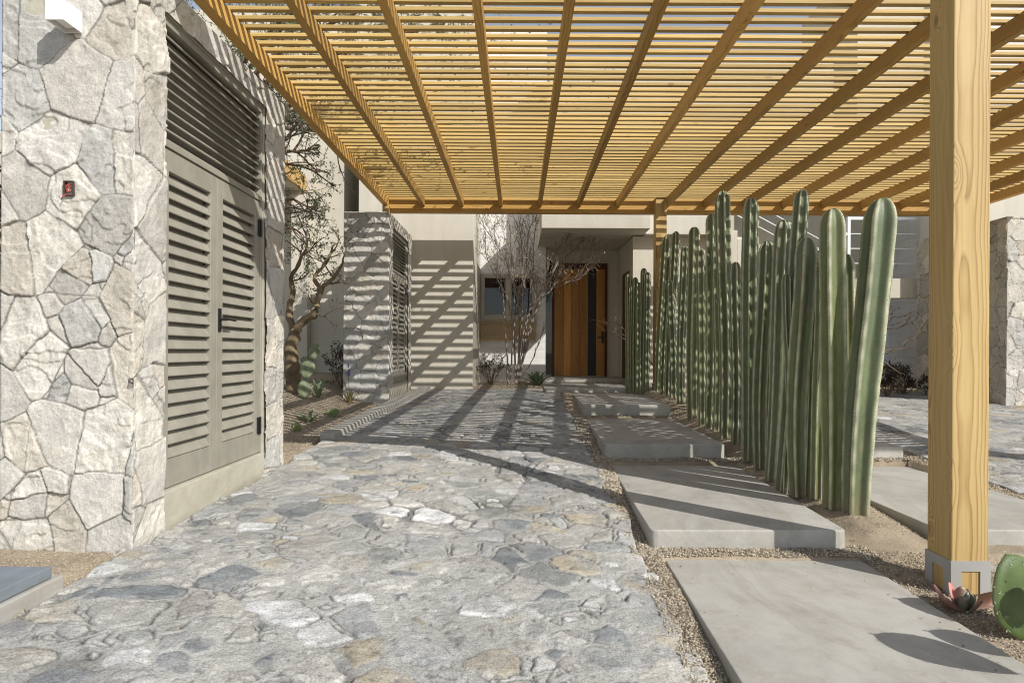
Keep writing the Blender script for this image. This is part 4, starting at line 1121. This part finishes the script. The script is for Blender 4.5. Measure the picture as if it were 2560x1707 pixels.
def bare_shrub(label, name, p, hgt, seed, n_=6, leaves=0, mat='bark_brown', lmat='leaf_dark', ll=(0.03, 0.06), spread=0.5, lw=(0.015, 0.03), avoid=None):
    random.seed(seed)
    t = thing(name, label, "shrub" if name != "bare_tree" else "tree", p)
    tr, lv = MB(), Leaves()
    cfg = dict(seg=4, wander=0.22, taper=0.5, levels=2, leaves=leaves, kids=[3, 3], spread=spread, shrink=(0.5, 0.8), ll=ll, lw=lw, p_leaf=0.8, up=0.05, avoid=avoid)
    for i in range(n_):
        a = 6.28 * i / n_ + random.random()
        grow(tr, lv, Vector(p) + Vector((0, 0, -0.03)), (0.5 * math.cos(a), 0.5 * math.sin(a), 1.0), hgt * random.uniform(0.35, 0.55), 0.012 * max(1, hgt), 0, cfg)
    tr.build("stems", M[mat], t, t.location)
    if leaves: lv.build("leaves", M[lmat], t, t.location)
    return t
bare_shrub("dark purple leaved shrub against the white wall left of stems", "leafy_shrub", (-0.58, 13.3, CAMZ - 0.72), 0.75, 3, 7, 3)
bare_shrub("dark shrub at the foot of the shaded cream wall behind cactus pads", "leafy_shrub", (-3.0, 10.6, gz(-3.0, 10.6)), 0.9, 4, 9, 3, ll=(0.04, 0.07))
bare_shrub("low dark bush in the bed right of the frontmost cactus", "leafy_shrub", (6.75, 11.3, gz(6.75, 11.3)), 0.7, 5, 9, 4, ll=(0.05, 0.10))
bare_shrub("dark spiky bush below the cream pillar on the right", "leafy_shrub", (7.3, 11.7, gz(7.3, 11.7)), 0.55, 15, 9, 4, ll=(0.05, 0.12))
bare_shrub("wispy shrub behind the cactus cluster beside the entrance", "bare_shrub", (3.0, 12.4, CAMZ - 0.7), 2.1, 6, 3, 0, spread=0.2)
t = bare_shrub("bare branching tree before the cream pillar on the right", "bare_tree", (5.9, 11.2, gz(5.9, 11.2)), 2.7, 17, 3, 1, ll=(0.03, 0.05), spread=0.42)
bare_shrub("dark leafy hedge shrub beyond the left edge of near closet", "hedge_shrub", (-3.52, 4.25, gz(-3.52, 4.25)), 3.2, 9, 14, 14, ll=(0.05, 0.09), avoid=lambda q: q.x > -3.0)
bare_shrub("second leafy hedge shrub farther left behind the near closet", "hedge_shrub", (-5.1, 5.9, gz(-5.1, 5.9)), 3.4, 19, 10, 6, ll=(0.05, 0.09), avoid=lambda q: q.x > -3.0)

def rosette(name, label, cat, p, n_, L, w, mat, seed, up=0.6, flower=False):
    random.seed(seed)
    V = []; F = []; px_, py_, pz_ = p
    for i in range(n_):
        a = i * 2.399 + random.uniform(-.2, .2); u = i / n_
        e = up + 0.9 * u + random.uniform(-.12, .12); l = L * random.uniform(0.75, 1.05) * (1 - 0.3 * u)
        hd = Vector((math.cos(a), math.sin(a), 0)); sd_ = Vector((-math.sin(a), math.cos(a), 0)); b_ = len(V)
        for k in range(6):
            s = k / 5; c = Vector(p) + hd * (l * s * math.cos(e - 0.35 * s) + 0.01) + Vector((0, 0, l * s * math.sin(e - 0.25 * s * s)))
            ww = w * (1 - s) ** 0.7 * (0.7 + 0.9 * s) + 0.001
            V += [tuple(c - sd_ * ww), tuple(c - Vector((0, 0, ww * 0.5))), tuple(c + sd_ * ww), tuple(c + Vector((0, 0, -ww * 0.15)))]
        for k in range(5):
            q = b_ + k * 4
            for j in range(4): F.append((q + j, q + (j + 1) % 4, q + 4 + (j + 1) % 4, q + 4 + j))
        F.append((b_ + 3, b_ + 2, b_ + 1, b_))
    if not flower:
        return tag(mesh_obj(name, V, F, M[mat], None, p), label, cat)
    t = thing(name, label, cat, p)
    mesh_obj("leaves", V, F, M[mat], t, p)
    m = MB(); z0 = Vector(p); m.tube([z0, z0 + Vector((-0.01, 0, 0.25)), z0 + Vector((-0.02, 0, 0.46))], [0.006, 0.005, 0.004], 6)
    m.build("flower_stalk", M['leaf_olive'], t, p)
    lv = Leaves()
    for i in range(70):
        u = random.random(); c = z0 + Vector((-0.02, 0, 0.40 + 0.22 * u)); a = random.uniform(0, 6.28)
        lv.quad(c, (math.cos(a), math.sin(a), 0.8), (0, 0, 1), 0.05 * (1.15 - u), 0.028)
    lv.build("flower", M['purple'], t, p)
    return t
zz = lambda x, y: gz(x, y) + 0.0
rosette("agave", "grey green agave beside the many stemmed tree and door path", "agave", (0.40, 12.7, CAMZ - 0.72), 30, 0.48, 0.036, 'agave', 2)
rosette("agave", "slender green agave behind the tall prickly pear", "agave", (-2.98, 9.25, zz(-2.98, 9.25)), 14, 0.36, 0.022, 'agave', 3, 0.9)
rosette("aloe", "yellowish aloe with a violet flower before the striped closet", "aloe", (-2.57, 9.45, zz(-2.57, 9.45)), 22, 0.30, 0.016, 'aloe', 4, 0.75, True)
rosette("agave", "small green agave between the two low pads near the kerb", "agave", (-2.55, 7.55, zz(-2.55, 7.55)), 13, 0.24, 0.03, 'agave', 5, 0.5)
rosette("aloe", "thin grassy aloe at the left edge beside the near closet", "aloe", (-3.12, 7.3, zz(-3.12, 7.3)), 12, 0.32, 0.014, 'agave', 6, 0.4)

def pad(c, ax, nrm, L, w, th=0.022, seed=0, colr=(0.105, 0.165, 0.065), tipc=None):
    """one flattened egg-shaped cactus pad; returns verts, faces, colours, and its tip"""
    ax = Vector(ax).normalized(); nn = Vector(nrm); nn = (nn - ax * nn.dot(ax)).normalized(); sd_ = ax.cross(nn)
    V = []; C = []; nu, nv_ = 14, 18
    for i in range(nu + 1):
        s = i / nu; half = w / 2 * (math.sin(math.pi * s ** 1.22) ** 0.66 * (1 + 0.05 * math.sin(4.3 * s + 2 * seed))) if 0 < i < nu else 0.004
        half *= 1 + 0.03 * math.sin(5 * s + seed)
        for j in range(nv_):
            a = 2 * math.pi * j / nv_
            x = half * math.cos(a); y = th * math.sin(a) * min(1, half / (w * 0.25))
            p = Vector(c) + ax * (s * L) + sd_ * x + nn * (y + 0.03 * L * math.sin(3 * s + seed) * 0.6 + 0.12 * x * x / w * math.sin(seed))
            V.append(tuple(p))
            f = 0.85 + 0.3 * random.random() + 0.12 * math.sin(9 * s + 7 * math.cos(a) + seed)
            cc = np.array(colr) * f
            if abs(math.cos(a)) > 0.985: cc = cc * 0.5 + np.array((0.30, 0.30, 0.16)) * 0.5
            C.append(cc)
    F = []
    for i in range(nu):
        for j in range(nv_): F.append((i * nv_ + j, i * nv_ + (j + 1) % nv_, (i + 1) * nv_ + (j + 1) % nv_, (i + 1) * nv_ + j))
    F.append(tuple(range(nv_ - 1, -1, -1))); F.append(tuple(nu * nv_ + j for j in range(nv_)))
    return V, F, C
def prickly(label, p, pads, colr):
    t = thing("prickly_pear", label, "cactus", p)
    for k, (c, ax, nr, L, w) in enumerate(pads):
        random.seed(k + int(abs(p[0]) * 100))
        V, F, C = pad(c, ax, nr, L, w, seed=k * 1.7, colr=colr)
        po = mesh_obj("pad", V, F, M['pad'], t, p, True, np.array(C))
        sp_ = Leaves(); cen = Vector(c) + Vector(ax).normalized() * L * 0.5
        for q in random.sample(V, 70):
            q = Vector(q)
            for _ in range(3): sp_.quad(q, (q - cen) * 0.6 + rvec(0.12) + Vector(nr).normalized() * (0.1 if (q - cen).dot(Vector(nr)) > 0 else -0.1), rvec(), 0.018, 0.003)
        so = sp_.build("spines", M['spine'], po, p); so["kind"] = "stuff"
    return t
x, y = -3.06, 8.9; z = zz(x, y)
prickly("tall pale prickly pear of stacked pads in the left bed", (x, y, z),
        [((x - 0.0, y, z - 0.03), (-0.05, 0, 1), (0.5, -1, 0), 0.31, 0.19), ((x - 0.01, y + 0.02, z + 0.26), (0.22, 0, 1), (0.3, -1, 0.1), 0.31, 0.22), ((x + 0.07, y + 0.04, z + 0.52), (0.34, 0, 1), (0.6, -1, 0), 0.29, 0.155), ((x - 0.02, y + 0.03, z + 0.50), (-0.05, 0, 1), (0.2, -1, 0.3), 0.10, 0.12)], (0.17, 0.20, 0.115))
x, y = -2.42, 8.15; z = zz(x, y)
prickly("low round green pad lying near the kerb, larger of two", (x, y, z), [((x - 0.1, y, z + 0.0), (0.9, 0, 0.42), (0, -0.8, 0.6), 0.19, 0.14), ((x - 0.1, y + 0.03, z), (0.2, 0.3, 0.8), (0.3, -1, 0.2), 0.10, 0.09)], (0.11, 0.155, 0.05))
x, y = -2.50, 7.0; z = zz(x, y)
prickly("small round green pad nearest the near closet in the bed", (x, y, z), [((x - 0.02, y, z - 0.02), (0.3, 0, 0.9), (0.2, -1, 0.2), 0.12, 0.12)], (0.14, 0.17, 0.055))
x, y = 2.42, 2.60; z = zz(x, y)
S1 = CAMZ - 1.285
prickly("big dark green prickly pear at the right edge by the post", (x, y, z),
        [((2.47, 2.93, z - 0.03), (-0.36, 0.02, 1.0), (0.30, -0.95, 0.05), 0.46, 0.37),
         ((2.42, 2.78, S1 + 0.12), (0.30, -0.1, 1.0), (0.3, -0.95, 0.1), 0.22, 0.19),
         ((2.50, 2.34, z - 0.03), (-0.05, 0.0, 1.0), (0.75, -0.66, 0.0), 0.36, 0.16),
         ((2.48, 2.34, S1 + 0.30), (-0.20, 0.12, 1.0), (0.85, -0.52, 0.1), 0.25, 0.19),
         ((2.40, 2.13, z - 0.03), (-0.02, 0.0, 1.0), (0.75, -0.66, 0.0), 0.44, 0.16),
         ((2.39, 2.13, S1 + 0.39), (-0.16, 0.10, 1.0), (0.72, -0.70, 0.1), 0.34, 0.26)], (0.080, 0.120, 0.035))

# pink succulent at the foot of the post
random.seed(31)
p = (2.30, 3.20, CAMZ - 1.36)
V = []; F = []; C = []
for (a, e, L, w, pink) in ((0.05, 0.22, 0.20, 0.062, 0.75), (2.7, 0.55, 0.17, 0.050, 1.0), (3.6, 0.35, 0.17, 0.05, 0.8), (2.1, 0.9, 0.15, 0.055, 1.0), (1.2, 1.1, 0.13, 0.04, 0.5), (-1.2, 1.15, 0.12, 0.04, 0.1), (0.6, 0.95, 0.12, 0.038, 0.2), (4.3, 0.85, 0.11, 0.035, 0.3), (-0.5, 0.8, 0.11, 0.035, 0.25), (5.2, 0.45, 0.13, 0.042, 0.7)):
    hd = Vector((math.cos(a), math.sin(a) * 0.7, 0)); sd_ = Vector((-hd.y, hd.x, 0)).normalized(); b_ = len(V); nk = 9
    for k in range(nk):
        s = k / (nk - 1); c = Vector(p) + Vector((0, 0, 0.02)) + hd * (0.012 + L * s * math.cos(e + 0.25 * s)) + Vector((0, 0, L * s * math.sin(e + 0.35 * s)))
        ww = w * math.sin(math.pi * (0.10 + 0.90 * s) ** 1.25) ** 0.8 * 0.95 + 0.002 if k < nk - 1 else 0.003
        up_ = (hd * -math.sin(e) + Vector((0, 0, math.cos(e))))
        V += [tuple(c - sd_ * ww + up_ * ww * 0.22), tuple(c), tuple(c + sd_ * ww + up_ * ww * 0.22), tuple(c - up_ * 0.010)]
        g_ = np.array((0.20, 0.26, 0.19)); r_ = np.array((0.62, 0.27, 0.24)) if pink > 0.9 else np.array((0.42, 0.17, 0.13))
        f = pink * min(1, s * 1.6 + 0.1); C += [g_ * (1 - f) + r_ * f] * 4
    for k in range(nk - 1):
        q = b_ + k * 4
        for j in range(4): F.append((q + j, q + (j + 1) % 4, q + 4 + (j + 1) % 4, q + 4 + j))
    q = b_ + (nk - 1) * 4; F.append((q, q + 1, q + 2, q + 3)); F.append((b_ + 3, b_ + 2, b_ + 1, b_))
tag(mesh_obj("succulent", V, F, M['succ'], None, p, True, np.array(C)), "pink tipped succulent rosette at the foot of the post", "succulent")
